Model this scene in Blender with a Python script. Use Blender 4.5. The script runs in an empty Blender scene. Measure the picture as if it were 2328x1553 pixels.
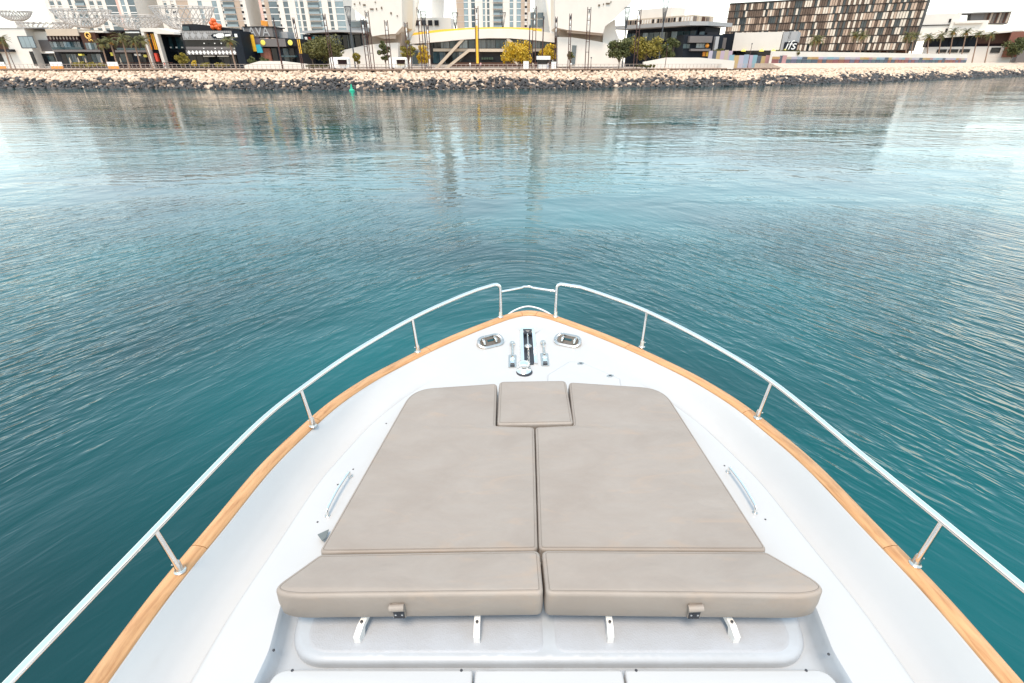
import bpy, bmesh, math, random
import numpy as np
from mathutils import Vector, Matrix
from mathutils.geometry import tessellate_polygon

R = math.radians
scene = bpy.context.scene
COL = scene.collection
random.seed(7)
rng = np.random.default_rng(11)

# ------------------------------------------------------------------ camera
CAM_Z = 6.2
PITCH = R(28.8)
F_PX, CX, CY = 1157.0, 1164.0, 776.5          # measured on the 2328 px wide photograph
cam_d = bpy.data.cameras.new("camera")
cam_d.sensor_width = 36.0
cam_d.lens = F_PX / 2328 * 36.0
cam_d.clip_start = 0.05
cam_d.clip_end = 6000
cam = bpy.data.objects.new("camera", cam_d)
cam.location = (0, 0, CAM_Z)
cam.rotation_euler = (R(90) - PITCH, 0, 0)
COL.objects.link(cam)
scene.camera = cam

# ------------------------------------------------------------------ sky, sun, exposure
SUN_EL, SUN_AZ = R(66), R(192)                 # azimuth clockwise from +Y: behind the boat, a little to the left
world = bpy.data.worlds.new("World")
scene.world = world
world.use_nodes = True
wn, wl = world.node_tree.nodes, world.node_tree.links
wn.clear()
w_out = wn.new("ShaderNodeOutputWorld")
w_bg = wn.new("ShaderNodeBackground")
w_sky = wn.new("ShaderNodeTexSky")
w_sky.sky_type = 'NISHITA'
w_sky.sun_disc = False
w_sky.sun_elevation = SUN_EL
w_sky.sun_rotation = SUN_AZ
w_sky.altitude = 0
w_sky.air_density = 1.25
w_sky.dust_density = 0.4
w_sky.ozone_density = 1.0
w_hsv = wn.new("ShaderNodeHueSaturation")      # hazy, milky Gulf sky
w_hsv.inputs["Saturation"].default_value = 0.9
w_bg.inputs["Strength"].default_value = 0.15
w_hsv.inputs["Hue"].default_value = 0.48
w_gam = wn.new("ShaderNodeGamma"); w_gam.inputs[1].default_value = 0.6     # thin high overcast evens the sky out
wl.new(w_sky.outputs[0], w_gam.inputs[0])
wl.new(w_gam.outputs[0], w_hsv.inputs["Color"])
wl.new(w_hsv.outputs[0], w_bg.inputs["Color"])
wl.new(w_bg.outputs[0], w_out.inputs["Surface"])

sun_d = bpy.data.lights.new("sun", 'SUN')
sun_d.energy = 0.85
sun_d.angle = R(18)
sun_d.color = (1.0, 0.82, 0.64)
sun = bpy.data.objects.new("sun", sun_d)
sun_dir = Vector((math.sin(SUN_AZ) * math.cos(SUN_EL), math.cos(SUN_AZ) * math.cos(SUN_EL), math.sin(SUN_EL)))
sun.rotation_euler = sun_dir.to_track_quat('Z', 'Y').to_euler()
sun.location = (-20, -20, 40)
COL.objects.link(sun)

vs = scene.view_settings
vs.view_transform = 'Standard'
vs.look = 'None'
vs.exposure = 2.2
vs.gamma = 1.0
vs.use_curve_mapping = False
scene.cycles.max_bounces = 6
scene.cycles.use_denoising = True

# ------------------------------------------------------------------ measuring helpers
_cp, _sp = math.cos(PITCH), math.sin(PITCH)
def ray(px, py):
    u, v = (px - CX) / F_PX, (py - CY) / F_PX
    return (u, _cp - v * _sp, -_sp - v * _cp)
def onz(px, py, z):
    r = ray(px, py); t = (z - CAM_Z) / r[2]
    return (r[0] * t, r[1] * t, z)
def at(px, py, Y):
    r = ray(px, py); t = Y / r[1]
    return Vector((r[0] * t, Y, CAM_Z + r[2] * t))

# ------------------------------------------------------------------ materials
MATS = {}
def mat(name, col, rough=0.5, metal=0.0, spec=0.5, coat=0.0, var=0.0, vscale=3.0, bump=0.0, bscale=30.0,
        col2=None, emit=None, objrand=0.0, alpha=None):
    if name in MATS: return MATS[name]
    m = bpy.data.materials.new(name); m.use_nodes = True
    nt = m.node_tree; n, l = nt.nodes, nt.links
    b = n["Principled BSDF"]
    b.inputs["Base Color"].default_value = (*col, 1)
    b.inputs["Roughness"].default_value = rough
    b.inputs["Metallic"].default_value = metal
    b.inputs["Specular IOR Level"].default_value = spec
    b.inputs["Coat Weight"].default_value = coat
    if emit:
        b.inputs["Emission Color"].default_value = (*emit[0], 1)
        b.inputs["Emission Strength"].default_value = emit[1]
    tc = n.new("ShaderNodeTexCoord")
    if var or col2:
        nz = n.new("ShaderNodeTexNoise"); nz.inputs["Scale"].default_value = vscale
        nz.inputs["Detail"].default_value = 6; nz.inputs["Roughness"].default_value = 0.6
        l.new(tc.outputs["Object"], nz.inputs["Vector"])
        rp = n.new("ShaderNodeValToRGB")
        c2 = col2 if col2 else tuple(c * (1 - var) for c in col)
        rp.color_ramp.elements[0].color = (*c2, 1); rp.color_ramp.elements[0].position = 0.3
        rp.color_ramp.elements[1].color = (*col, 1); rp.color_ramp.elements[1].position = 0.65
        l.new(nz.outputs["Fac"], rp.inputs[0])
        last = rp.outputs[0]
        if objrand:
            oi = n.new("ShaderNodeObjectInfo"); mr = n.new("ShaderNodeMapRange")
            mr.inputs["To Min"].default_value = 1 - objrand; mr.inputs["To Max"].default_value = 1 + objrand * 0.6
            l.new(oi.outputs["Random"], mr.inputs["Value"])
            mx = n.new("ShaderNodeMix"); mx.data_type = 'RGBA'; mx.blend_type = 'MULTIPLY'; mx.inputs[0].default_value = 1
            l.new(last, mx.inputs[6]); l.new(mr.outputs[0], mx.inputs[7]); last = mx.outputs[2]
        l.new(last, b.inputs["Base Color"])
    if bump:
        nb = n.new("ShaderNodeTexNoise"); nb.inputs["Scale"].default_value = bscale; nb.inputs["Detail"].default_value = 4
        l.new(tc.outputs["Object"], nb.inputs["Vector"])
        bp = n.new("ShaderNodeBump"); bp.inputs["Strength"].default_value = bump; bp.inputs["Distance"].default_value = 0.02
        l.new(nb.outputs["Fac"], bp.inputs["Height"]); l.new(bp.outputs[0], b.inputs["Normal"])
    MATS[name] = m
    return m

# ------------------------------------------------------------------ mesh helpers
class MB:
    """collects geometry, then links it as ONE mesh object"""
    def __init__(s): s.v = []; s.f = []; s.uv = {}; s.mi = []
    def add(s, vs_, fs):
        o = len(s.v); s.v += [tuple(p) for p in vs_]
        s.f += [tuple(i + o for i in f) for f in fs]
        return s
    def box(s, x0, x1, y0, y1, z0, z1):
        v = [(x0, y0, z0), (x1, y0, z0), (x1, y1, z0), (x0, y1, z0), (x0, y0, z1), (x1, y0, z1), (x1, y1, z1), (x0, y1, z1)]
        return s.add(v, [(0, 3, 2, 1), (4, 5, 6, 7), (0, 1, 5, 4), (1, 2, 6, 5), (2, 3, 7, 6), (3, 0, 4, 7)])
    def prism(s, pts, y0, y1):
        """polygon in x,z pushed from y0 to y1"""
        n = len(pts)
        v = [(x, y0, z) for x, z in pts] + [(x, y1, z) for x, z in pts]
        tri = tessellate_polygon([[Vector((x, z, 0)) for x, z in pts]])
        f = [tuple(t) for t in tri] + [tuple(i + n for i in reversed(t)) for t in tri]
        f += [(i, (i + 1) % n, (i + 1) % n + n, i + n) for i in range(n)]
        return s.add(v, f)
    def slab(s, pts, z0, z1):
        """polygon in x,y pushed from z0 to z1"""
        n = len(pts)
        v = [(x, y, z0) for x, y in pts] + [(x, y, z1) for x, y in pts]
        tri = tessellate_polygon([[Vector((x, y, 0)) for x, y in pts]])
        f = [tuple(t) for t in tri] + [tuple(i + n for i in reversed(t)) for t in tri]
        f += [(i, (i + 1) % n, (i + 1) % n + n, i + n) for i in range(n)]
        return s.add(v, f)
    def tube(s, path, r, n=8, closed=False, caps=True):
        P = [Vector(p) for p in path]; m = len(P)
        rr = r if isinstance(r, (list, tuple)) else [r] * m
        up = None; rings = []
        for i in range(m):
            a = P[i - 1] if (i > 0 or closed) else P[i]
            b = P[(i + 1) % m] if (i < m - 1 or closed) else P[i]
            t = (b - a).normalized()
            if up is None:
                up = Vector((0, 0, 1)) if abs(t.z) < 0.9 else Vector((1, 0, 0))
            sx = t.cross(up).normalized(); up = sx.cross(t).normalized()
            rings.append([P[i] + rr[i] * (math.cos(2 * math.pi * k / n) * sx + math.sin(2 * math.pi * k / n) * up) for k in range(n)])
        o = len(s.v)
        for rg in rings: s.v += [tuple(p) for p in rg]
        for i in range(m if closed else m - 1):
            j = (i + 1) % m
            for k in range(n):
                s.f.append((o + i * n + k, o + i * n + (k + 1) % n, o + j * n + (k + 1) % n, o + j * n + k))
        if caps and not closed:
            s.f.append(tuple(o + k for k in reversed(range(n)))); s.f.append(tuple(o + (m - 1) * n + k for k in range(n)))
        return s
    def lathe(s, prof, c=(0, 0, 0), n=20, ax='z'):
        o = len(s.v)
        for r, h in prof:
            for k in range(n):
                a = 2 * math.pi * k / n
                p = (r * math.cos(a), r * math.sin(a), h) if ax == 'z' else (h, r * math.cos(a), r * math.sin(a))
                s.v.append((c[0] + p[0], c[1] + p[1], c[2] + p[2]))
        for i in range(len(prof) - 1):
            for k in range(n):
                s.f.append((o + i * n + k, o + i * n + (k + 1) % n, o + (i + 1) * n + (k + 1) % n, o + (i + 1) * n + k))
        s.f.append(tuple(o + k for k in reversed(range(n))))
        s.f.append(tuple(o + (len(prof) - 1) * n + k for k in range(n)))
        return s
    def rings(s, loops, cap_first=False, cap_last=False):
        """skin a list of equal-length closed loops"""
        n = len(loops[0]); o = len(s.v)
        for lp in loops: s.v += [tuple(p) for p in lp]
        for i in range(len(loops) - 1):
            for k in range(n):
                s.f.append((o + i * n + k, o + i * n + (k + 1) % n, o + (i + 1) * n + (k + 1) % n, o + (i + 1) * n + k))
        for flag, i, rev in ((cap_first, 0, True), (cap_last, len(loops) - 1, False)):
            if flag:
                tri = tessellate_polygon([[Vector((p[0], p[1], 0)) for p in loops[i]]])
                for t in tri:
                    t = tuple(o + i * n + q for q in t)
                    s.f.append(tuple(reversed(t)) if rev else t)
        return s
    def xform(s, M):
        s.v = [tuple(M @ Vector(p)) for p in s.v]; return s
    def mesh(s, name, m, smooth=False, recalc=True, auto=None):
        me = bpy.data.meshes.new(name)
        me.from_pydata(s.v, [], s.f)
        if recalc:
            bm = bmesh.new(); bm.from_mesh(me)
            bmesh.ops.recalc_face_normals(bm, faces=bm.faces)
            bm.to_mesh(me); bm.free()
        if m: me.materials.append(m)
        if smooth:
            me.shade_smooth()
            if auto: me.set_sharp_from_angle(angle=R(auto))
        return me
    def build(s, name, m, parent=None, smooth=False, auto=None, recalc=True):
        return link(name, s.mesh(name, m, smooth, recalc, auto), parent)

def link(name, me, parent=None, loc=None, rot=None, scale=None):
    o = bpy.data.objects.new(name, me)
    COL.objects.link(o)
    if parent: o.parent = parent
    if loc is not None: o.location = loc
    if rot is not None: o.rotation_euler = rot
    if scale is not None: o.scale = scale
    return o
def tag(o, label=None, cat=None, group=None, kind=None):
    if label: o["label"] = label
    if cat: o["category"] = cat
    if group: o["group"] = group
    if kind: o["kind"] = kind
    return o
def thing(name, label, cat, loc=(0, 0, 0), rz=0.0, group=None):
    o = bpy.data.objects.new(name, None); COL.objects.link(o)
    o.empty_display_size = 0.3
    o.location = loc; o.rotation_euler = (0, 0, rz)
    return tag(o, label, cat, group)
def copy_tree(o, parent=None):
    c = o.copy(); COL.objects.link(c)
    if parent: c.parent = parent
    for ch in list(o.children): copy_tree(ch, c)
    return c
def spline(pts, n=12, closed=False):
    P = [Vector(p) for p in pts]; m = len(P); out = []
    for i in range(m if closed else m - 1):
        p0 = P[(i - 1) % m] if (closed or i > 0) else P[i]
        p1, p2 = P[i], P[(i + 1) % m]
        p3 = P[(i + 2) % m] if (closed or i + 2 < m) else p2
        for k in range(n):
            t = k / n
            out.append(0.5 * ((2 * p1) + (p2 - p0) * t + (2 * p0 - 5 * p1 + 4 * p2 - p3) * t * t + (3 * p1 - p0 - 3 * p2 + p3) * t ** 3))
    if not closed: out.append(P[-1])
    return out
def round_poly(pts, radii, seg=6):
    """2D polygon with rounded corners"""
    out = []; n = len(pts)
    rad = radii if isinstance(radii, (list, tuple)) else [radii] * n
    for i in range(n):
        a, p, b = Vector(pts[i - 1]), Vector(pts[i]), Vector(pts[(i + 1) % n])
        r = rad[i]
        if r <= 0: out.append(tuple(p)); continue
        d1, d2 = (a - p).normalized(), (b - p).normalized()
        ang = d1.angle(d2); t = min(r / math.tan(ang / 2), 0.48 * (a - p).length, 0.48 * (b - p).length)
        q1, q2 = p + d1 * t, p + d2 * t
        for k in range(seg + 1):
            s_ = k / seg
            out.append(tuple((1 - s_) ** 2 * q1 + 2 * s_ * (1 - s_) * p + s_ * s_ * q2))
    return out
def resample(pts, step, closed=True):
    P = [Vector(p) for p in pts]; out = []
    m = len(P)
    for i in range(m if closed else m - 1):
        a, b = P[i], P[(i + 1) % m]; L = (b - a).length
        k = max(1, int(round(L / step)))
        for j in range(k): out.append(a.lerp(b, j / k))
    if not closed: out.append(P[-1])
    return [tuple(p) for p in out]
def ccw(pts):
    A = sum(pts[i - 1][0] * pts[i][1] - pts[i][0] * pts[i - 1][1] for i in range(len(pts)))
    return pts if A > 0 else list(reversed(pts))
def inset(pts, d):
    """offset a ccw loop inwards by d"""
    n = len(pts); out = []
    for i in range(n):
        a, p, b = Vector(pts[i - 1][:2]), Vector(pts[i][:2]), Vector(pts[(i + 1) % n][:2])
        t1, t2 = (p - a), (b - p)
        if t1.length < 1e-7: t1 = t2
        if t2.length < 1e-7: t2 = t1
        n1 = Vector((-t1.y, t1.x)).normalized(); n2 = Vector((-t2.y, t2.x)).normalized()
        nn = (n1 + n2); L = nn.length
        nn = nn / L if L > 1e-6 else n1
        c = max(0.45, nn.dot(n1))
        q = p + nn * (d / c)
        out.append((q.x, q.y))
    return out
# ------------------------------------------------------------------ water
def water_material():
    m = bpy.data.materials.new("sea_water"); m.use_nodes = True
    nt = m.node_tree; n, l = nt.nodes, nt.links
    b = n["Principled BSDF"]
    b.inputs["Roughness"].default_value = 0.04
    b.inputs["IOR"].default_value = 1.36
    b.inputs["Specular IOR Level"].default_value = 0.5
    tc = n.new("ShaderNodeTexCoord")
    sep = n.new("ShaderNodeSeparateXYZ"); l.new(tc.outputs["Object"], sep.inputs[0])
    def M(op, a, b_=None, c=None):
        q = n.new("ShaderNodeMath"); q.operation = op
        for i, x in enumerate((a, b_, c)):
            if x is None: continue
            if isinstance(x, (int, float)): q.inputs[i].default_value = x
            else: l.new(x, q.inputs[i])
        return q.outputs[0]
    def V(x, y, z=0.0):
        q = n.new("ShaderNodeCombineXYZ")
        for i, k in enumerate((x, y, z)):
            if isinstance(k, (int, float)): q.inputs[i].default_value = k
            else: l.new(k, q.inputs[i])
        return q.outputs[0]
    def N(vec, scale, detail=2.0, rough=0.5, dist=0.0):
        q = n.new("ShaderNodeTexNoise"); q.inputs["Scale"].default_value = scale
        q.inputs["Detail"].default_value = detail; q.inputs["Roughness"].default_value = rough
        q.inputs["Distortion"].default_value = dist
        l.new(vec, q.inputs["Vector"]); return q.outputs["Fac"]
    def MR(x, a, b_, c=0.0, d=1.0):
        q = n.new("ShaderNodeMapRange"); q.interpolation_type = 'SMOOTHSTEP'
        l.new(x, q.inputs["Value"])
        for k, val in (("From Min", a), ("From Max", b_), ("To Min", c), ("To Max", d)): q.inputs[k].default_value = val
        return q.outputs[0]
    x, y = sep.outputs["X"], sep.outputs["Y"]
    xs = M('SUBTRACT', x, 0.2)
    ax = M('SUBTRACT', M('SQRT', M('ADD', M('MULTIPLY', xs, xs), 9.0)), 3.0)     # smooth |x|: ripples spread from the bow
    # ripples that run off both sides of the bow, crests about 60 degrees to the beam
    u1 = M('ADD', M('MULTIPLY', ax, 0.87), M('MULTIPLY', y, 0.5))
    v1 = M('SUBTRACT', M('MULTIPLY', ax, 0.5), M('MULTIPLY', y, 0.87))
    sg = M('MULTIPLY', xs, 0.04)
    rip = N(V(M('MULTIPLY', u1, 4.4), M('MULTIPLY', v1, 1.15), M('MULTIPLY', sg, 7.3)), 1.0, 2.5, 0.55, 0.35)
    rip2 = N(V(M('MULTIPLY', u1, 1.0), M('MULTIPLY', v1, 0.3), M('MULTIPLY', sg, 3.1)), 1.0, 1.0, 0.5, 0.2)
    # small cross chop
    chop = N(V(M('MULTIPLY', x, 2.4), M('MULTIPLY', y, 3.6)), 1.0, 2.0, 0.55, 0.4)
    # long low swell, crests nearly parallel to the shore
    sw = N(V(M('MULTIPLY', M('ADD', x, M('MULTIPLY', y, 0.35)), 0.035), M('MULTIPLY', M('SUBTRACT', y, M('MULTIPLY', x, 0.12)), 0.22), 2.0), 1.0, 2.0, 0.5, 0.3)
    # patches: calm slicks and ruffled areas
    patch = N(V(M('MULTIPLY', x, 0.045), M('MULTIPLY', y, 0.085), 5.0), 1.0, 2.0, 0.5, 0.6)
    ruf = M('MULTIPLY', MR(patch, 0.36, 0.64, 0.22, 1.15), MR(y, 0.5, 8.0, 0.35, 1.0))
    near = M('ADD', 0.05, M('DIVIDE', 0.95, M('ADD', 1.0, M('POWER', M('MULTIPLY', M('MAXIMUM', y, 0.0), 0.085), 2.0))))
    h = M('MULTIPLY', M('MULTIPLY', M('POWER', rip, 1.8), 0.14), M('MULTIPLY', ruf, near))
    h = M('ADD', h, M('MULTIPLY', M('MULTIPLY', rip2, 0.085), near))
    h = M('ADD', h, M('MULTIPLY', M('MULTIPLY', chop, 0.028), M('MULTIPLY', ruf, near)))
    mid_ = N(V(M('MULTIPLY', M('ADD', x, M('MULTIPLY', y, 0.25)), 0.45), M('MULTIPLY', y, 1.5), 4.0), 1.0, 2.0, 0.55, 0.5)
    patch2 = N(V(M('MULTIPLY', x, 0.035), M('MULTIPLY', y, 0.11), 11.0), 1.0, 2.0, 0.5, 0.8)
    h = M('ADD', h, M('MULTIPLY', M('MULTIPLY', mid_, 0.032), M('MULTIPLY', MR(patch2, 0.42, 0.62, 0.15, 1.0), MR(y, 12.0, 32.0, 0.0, 1.0))))
    iso = N(V(M('MULTIPLY', x, 0.42), M('MULTIPLY', y, 0.5), 21.0), 1.0, 2.0, 0.5, 0.4)
    h = M('ADD', h, M('MULTIPLY', iso, 0.045))
    h = M('ADD', h, M('MULTIPLY', sw, 0.06))
    bp = n.new("ShaderNodeBump"); bp.inputs["Strength"].default_value = 1.0; bp.inputs["Distance"].default_value = 1.0
    l.new(h, bp.inputs["Height"]); l.new(bp.outputs[0], b.inputs["Normal"])
    # body colour: green-blue, slightly uneven sea bed showing through
    bed = N(V(M('MULTIPLY', x, 0.08), M('MULTIPLY', y, 0.08), 9.0), 1.0, 3.0, 0.5, 0.3)
    rp = n.new("ShaderNodeValToRGB")
    rp.color_ramp.elements[0].color = (0.000, 0.017, 0.019, 1); rp.color_ramp.elements[0].position = 0.3
    rp.color_ramp.elements[1].color = (0.000, 0.094, 0.101, 1); rp.color_ramp.elements[1].position = 0.75
    l.new(bed, rp.inputs[0]); l.new(rp.outputs[0], b.inputs["Base Color"])
    return m
wv = MB().add([(-3000, -1500, 0), (3000, -1500, 0), (3000, 900, 0), (-3000, 330, 0)], [(0, 1, 2, 3)])
tag(wv.build("water", water_material()), "calm green-blue sea water around the bow", kind="structure")
# ------------------------------------------------------------------ the yacht
BX = 0.21                                    # centre line
ZC = 3.50                                    # top of the teak cap
ZD = 3.42                                    # foredeck
white = mat("gelcoat_white", (0.455, 0.45, 0.442), rough=0.22, coat=0.3, var=0.035, vscale=2.2, bump=0.03, bscale=3)
shaded_white = mat("gelcoat_shaded", (0.40, 0.43, 0.46), rough=0.4, col2=(0.355, 0.375, 0.395), vscale=4)  # gelcoat of the well, greyer and bluer: its shade is put into the colour
steel = mat("polished_steel", (0.86, 0.85, 0.83), rough=0.17, metal=1.0)
steel_b = mat("worn_steel", (0.62, 0.58, 0.53), rough=0.24, metal=1.0, var=0.15, vscale=40)
black = mat("black_rubber", (0.02, 0.022, 0.028), rough=0.45)
screwm = mat("dark_socket", (0.035, 0.035, 0.04), rough=0.4)
plastic = mat("white_plastic", (0.74, 0.72, 0.68), rough=0.4)

def teak_material():
    m = bpy.data.materials.new("teak_cap"); m.use_nodes = True
    nt = m.node_tree; n, l = nt.nodes, nt.links; b = n["Principled BSDF"]
    b.inputs["Roughness"].default_value = 0.42
    uv = n.new("ShaderNodeUVMap")
    mp = n.new("ShaderNodeMapping"); mp.inputs["Scale"].default_value = (1.6, 26, 1); l.new(uv.outputs[0], mp.inputs[0])
    oi = n.new("ShaderNodeObjectInfo"); ad = n.new("ShaderNodeVectorMath"); ad.operation = 'ADD'
    sc = n.new("ShaderNodeVectorMath"); sc.operation = 'SCALE'; sc.inputs[3].default_value = 40
    cb = n.new("ShaderNodeCombineXYZ"); l.new(oi.outputs["Random"], cb.inputs[0]); l.new(oi.outputs["Random"], cb.inputs[1])
    l.new(cb.outputs[0], sc.inputs[0]); l.new(mp.outputs[0], ad.inputs[0]); l.new(sc.outputs[0], ad.inputs[1])
    nz = n.new("ShaderNodeTexNoise"); nz.inputs["Scale"].default_value = 2.2; nz.inputs["Detail"].default_value = 7
    nz.inputs["Roughness"].default_value = 0.62; nz.inputs["Distortion"].default_value = 0.5
    l.new(ad.outputs[0], nz.inputs["Vector"])
    rp = n.new("ShaderNodeValToRGB"); e = rp.color_ramp.elements
    e[0].position = 0.25; e[0].color = (0.30, 0.125, 0.040, 1)
    e[1].position = 0.75; e[1].color = (0.60, 0.33, 0.15, 1)
    q = e.new(0.5); q.color = (0.50, 0.26, 0.11, 1)
    l.new(nz.outputs["Fac"], rp.inputs[0])
    # bleached, salt-grey blotches
    n2 = n.new("ShaderNodeTexNoise"); n2.inputs["Scale"].default_value = 1.1; n2.inputs["Detail"].default_value = 5
    mp2 = n.new("ShaderNodeMapping"); mp2.inputs["Scale"].default_value = (2, 5, 1); l.new(uv.outputs[0], mp2.inputs[0])
    l.new(mp2.outputs[0], n2.inputs["Vector"])
    r2 = n.new("ShaderNodeValToRGB"); r2.color_ramp.elements[0].position = 0.5; r2.color_ramp.elements[1].position = 0.75
    l.new(n2.outputs["Fac"], r2.inputs[0])
    mx = n.new("ShaderNodeMix"); mx.data_type = 'RGBA'; mx.inputs[7].default_value = (0.60, 0.42, 0.27, 1)
    mm = n.new("ShaderNodeMath"); mm.operation = 'MULTIPLY'; mm.inputs[1].default_value = 0.28
    l.new(r2.outputs[0], mm.inputs[0]); l.new(mm.outputs[0], mx.inputs[0]); l.new(rp.outputs[0], mx.inputs[6])
    l.new(mx.outputs[2], b.inputs["Base Color"])
    bp = n.new("ShaderNodeBump"); bp.inputs["Strength"].default_value = 0.25; bp.inputs["Distance"].default_value = 0.003
    l.new(nz.outputs["Fac"], bp.inputs["Height"]); l.new(bp.outputs[0], b.inputs["Normal"])
    return m
teak = teak_material()

def vinyl_material():
    m = bpy.data.materials.new("taupe_vinyl"); m.use_nodes = True
    nt = m.node_tree; n, l = nt.nodes, nt.links; b = n["Principled BSDF"]
    b.inputs["Roughness"].default_value = 0.55
    tc = n.new("ShaderNodeTexCoord")
    def noise(s, d, dist=0.0, sc=(1, 1, 1)):
        mp = n.new("ShaderNodeMapping"); mp.inputs["Scale"].default_value = sc; l.new(tc.outputs["Object"], mp.inputs[0])
        q = n.new("ShaderNodeTexNoise"); q.inputs["Scale"].default_value = s; q.inputs["Detail"].default_value = d
        q.inputs["Distortion"].default_value = dist; q.inputs["Roughness"].default_value = 0.6
        l.new(mp.outputs[0], q.inputs["Vector"]); return q.outputs["Fac"]
    rp = n.new("ShaderNodeValToRGB"); e = rp.color_ramp.elements
    e[0].position = 0.30; e[0].color = (0.252, 0.212, 0.179, 1)
    e[1].position = 0.72; e[1].color = (0.292, 0.254, 0.220, 1)
    l.new(noise(2.4, 6, 0.4, (0.8, 1.6, 1)), rp.inputs[0])
    # sun-tan lotion and rusty water stains
    st = n.new("ShaderNodeValToRGB"); st.color_ramp.elements[0].position = 0.56; st.color_ramp.elements[1].position = 0.74
    l.new(noise(3.3, 7, 0.8, (0.7, 2.2, 1)), st.inputs[0])
    mm = n.new("ShaderNodeMath"); mm.operation = 'MULTIPLY'; mm.inputs[1].default_value = 0.6; l.new(st.outputs[0], mm.inputs[0])
    mx = n.new("ShaderNodeMix"); mx.data_type = 'RGBA'; mx.inputs[7].default_value = (0.33, 0.25, 0.19, 1)
    l.new(mm.outputs[0], mx.inputs[0]); l.new(rp.outputs[0], mx.inputs[6])
    l.new(mx.outputs[2], b.inputs["Base Color"])
    b1 = n.new("ShaderNodeBump"); b1.inputs["Strength"].default_value = 0.12; b1.inputs["Distance"].default_value = 0.001
    l.new(noise(420, 2), b1.inputs["Height"])
    b2 = n.new("ShaderNodeBump"); b2.inputs["Strength"].default_value = 0.55; b2.inputs["Distance"].default_value = 0.02
    l.new(noise(3.0, 3, 0.5, (1, 1.5, 1)), b2.inputs["Height"]); l.new(b1.outputs[0], b2.inputs["Normal"])
    b3 = n.new("ShaderNodeBump"); b3.inputs["Strength"].default_value = 0.22; b3.inputs["Distance"].default_value = 0.006
    l.new(noise(11.0, 4, 1.2, (0.6, 1.8, 1)), b3.inputs["Height"]); l.new(b2.outputs[0], b3.inputs["Normal"])
    l.new(b3.outputs[0], b.inputs["Normal"])
    return m
vinyl = vinyl_material()
seam = mat("vinyl_seam", (0.19, 0.168, 0.146), rough=0.7)

yacht = thing("motor_yacht", "white motor yacht bow with teak capped edge and steel guard rails", "yacht", (BX, 0, 0))

# half widths of the outer cap edge, from the stem aft (x from centre line, y)
HALF = [(0.0, 5.725), (0.13, 5.695), (0.27, 5.615), (0.38, 5.53), (0.74, 5.21), (1.07, 4.88), (1.35, 4.56), (1.63, 4.20),
        (1.86, 3.80), (2.01, 3.40), (2.14, 2.95), (2.225, 2.40), (2.30, 1.90), (2.335, 1.40), (2.38, 0.6), (2.40, -1.0), (2.40, -5.0)]
_full = [(-x, y) for x, y in reversed(HALF)] + HALF[1:]
EDGE = [(p.x, p.y) for p in spline([(x, y, 0) for x, y in _full], 14)]          # port side aft -> stem -> starboard aft
def offset_in(d):
    out = []
    for i, (x, y) in enumerate(EDGE):
        a = Vector(EDGE[max(0, i - 1)]); b_ = Vector(EDGE[min(len(EDGE) - 1, i + 1)])
        t = (b_ - a).normalized(); nrm = Vector((t.y, -t.x))
        out.append((x + nrm.x * d, y + nrm.y * d))
    # where the offset folds over itself at the stem, let both sides meet on the centre line
    mid_ = len(EDGE) // 2; tip = None
    for i in range(mid_ + 1):
        if out[i][0] > -1e-4:
            tip = (0.0, out[i - 1][1]); i0 = i; break
    if tip:
        for i in range(i0, len(out) - i0): out[i] = (0.0, max(tip[1], 0))
    return out
IN_CAP = offset_in(0.055)

# hull: outside skin from the cap down to below the water, flared
hull = MB(); prof = [(0.012, ZC - 0.015), (0.0, ZC - 0.05), (0.03, 3.30), (0.10, 2.85), (0.22, 2.0), (0.42, 1.0), (0.62, 0.2), (0.75, -0.4)]
rows = []
for d, z in prof:
    row = []
    for (x, y) in offset_in(d):
        rake = max(0.0, (y - 3.0) / 2.7) * (ZC - z) * 0.30
        row.append((x, y - rake, z))
    rows.append(row)
nE = len(EDGE); o = 0
for r_ in rows: hull.v += r_
for i in range(len(rows) - 1):
    for k in range(nE - 1): hull.f.append((i * nE + k, i * nE + k + 1, (i + 1) * nE + k + 1, (i + 1) * nE + k))
hull.build("hull", white, yacht, smooth=True)

# foredeck: gutter beside the cap, then the raised coachroof, all one moulding
def fade(y): 
    t = min(1.0, max(0.0, (4.6 - y) / 1.5)); return t * t * (3 - 2 * t)
SECT = [(0.085, ZC - 0.016, 0), (0.115, ZC - 0.022, 0.00), (0.15, ZC - 0.040, 0.02), (0.20, ZD + 0.012, 0.06), (0.26, ZD, 0.115), (0.33, ZD, 0.16), (0.375, ZD, 0.16),
        (0.41, ZD, 0.135), (0.45, ZD, 0.05), (0.475, ZD, 0.012), (0.50, ZD, 0.002), (0.53, ZD, 0.0)]
dk = MB(); rows = []
for d, z, drop in SECT:
    k = 0.30 + 0.70
    rows.append([(x, y, z - drop * fade(y)) for x, y in offset_in(d)])
for r_ in rows: dk.v += r_
for i in range(len(rows) - 1):
    for k in range(nE - 1): dk.f.append((i * nE + k, i * nE + k + 1, (i + 1) * nE + k + 1, (i + 1) * nE + k))
inner = [(p[0], p[1]) for p in rows[-1]]
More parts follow.
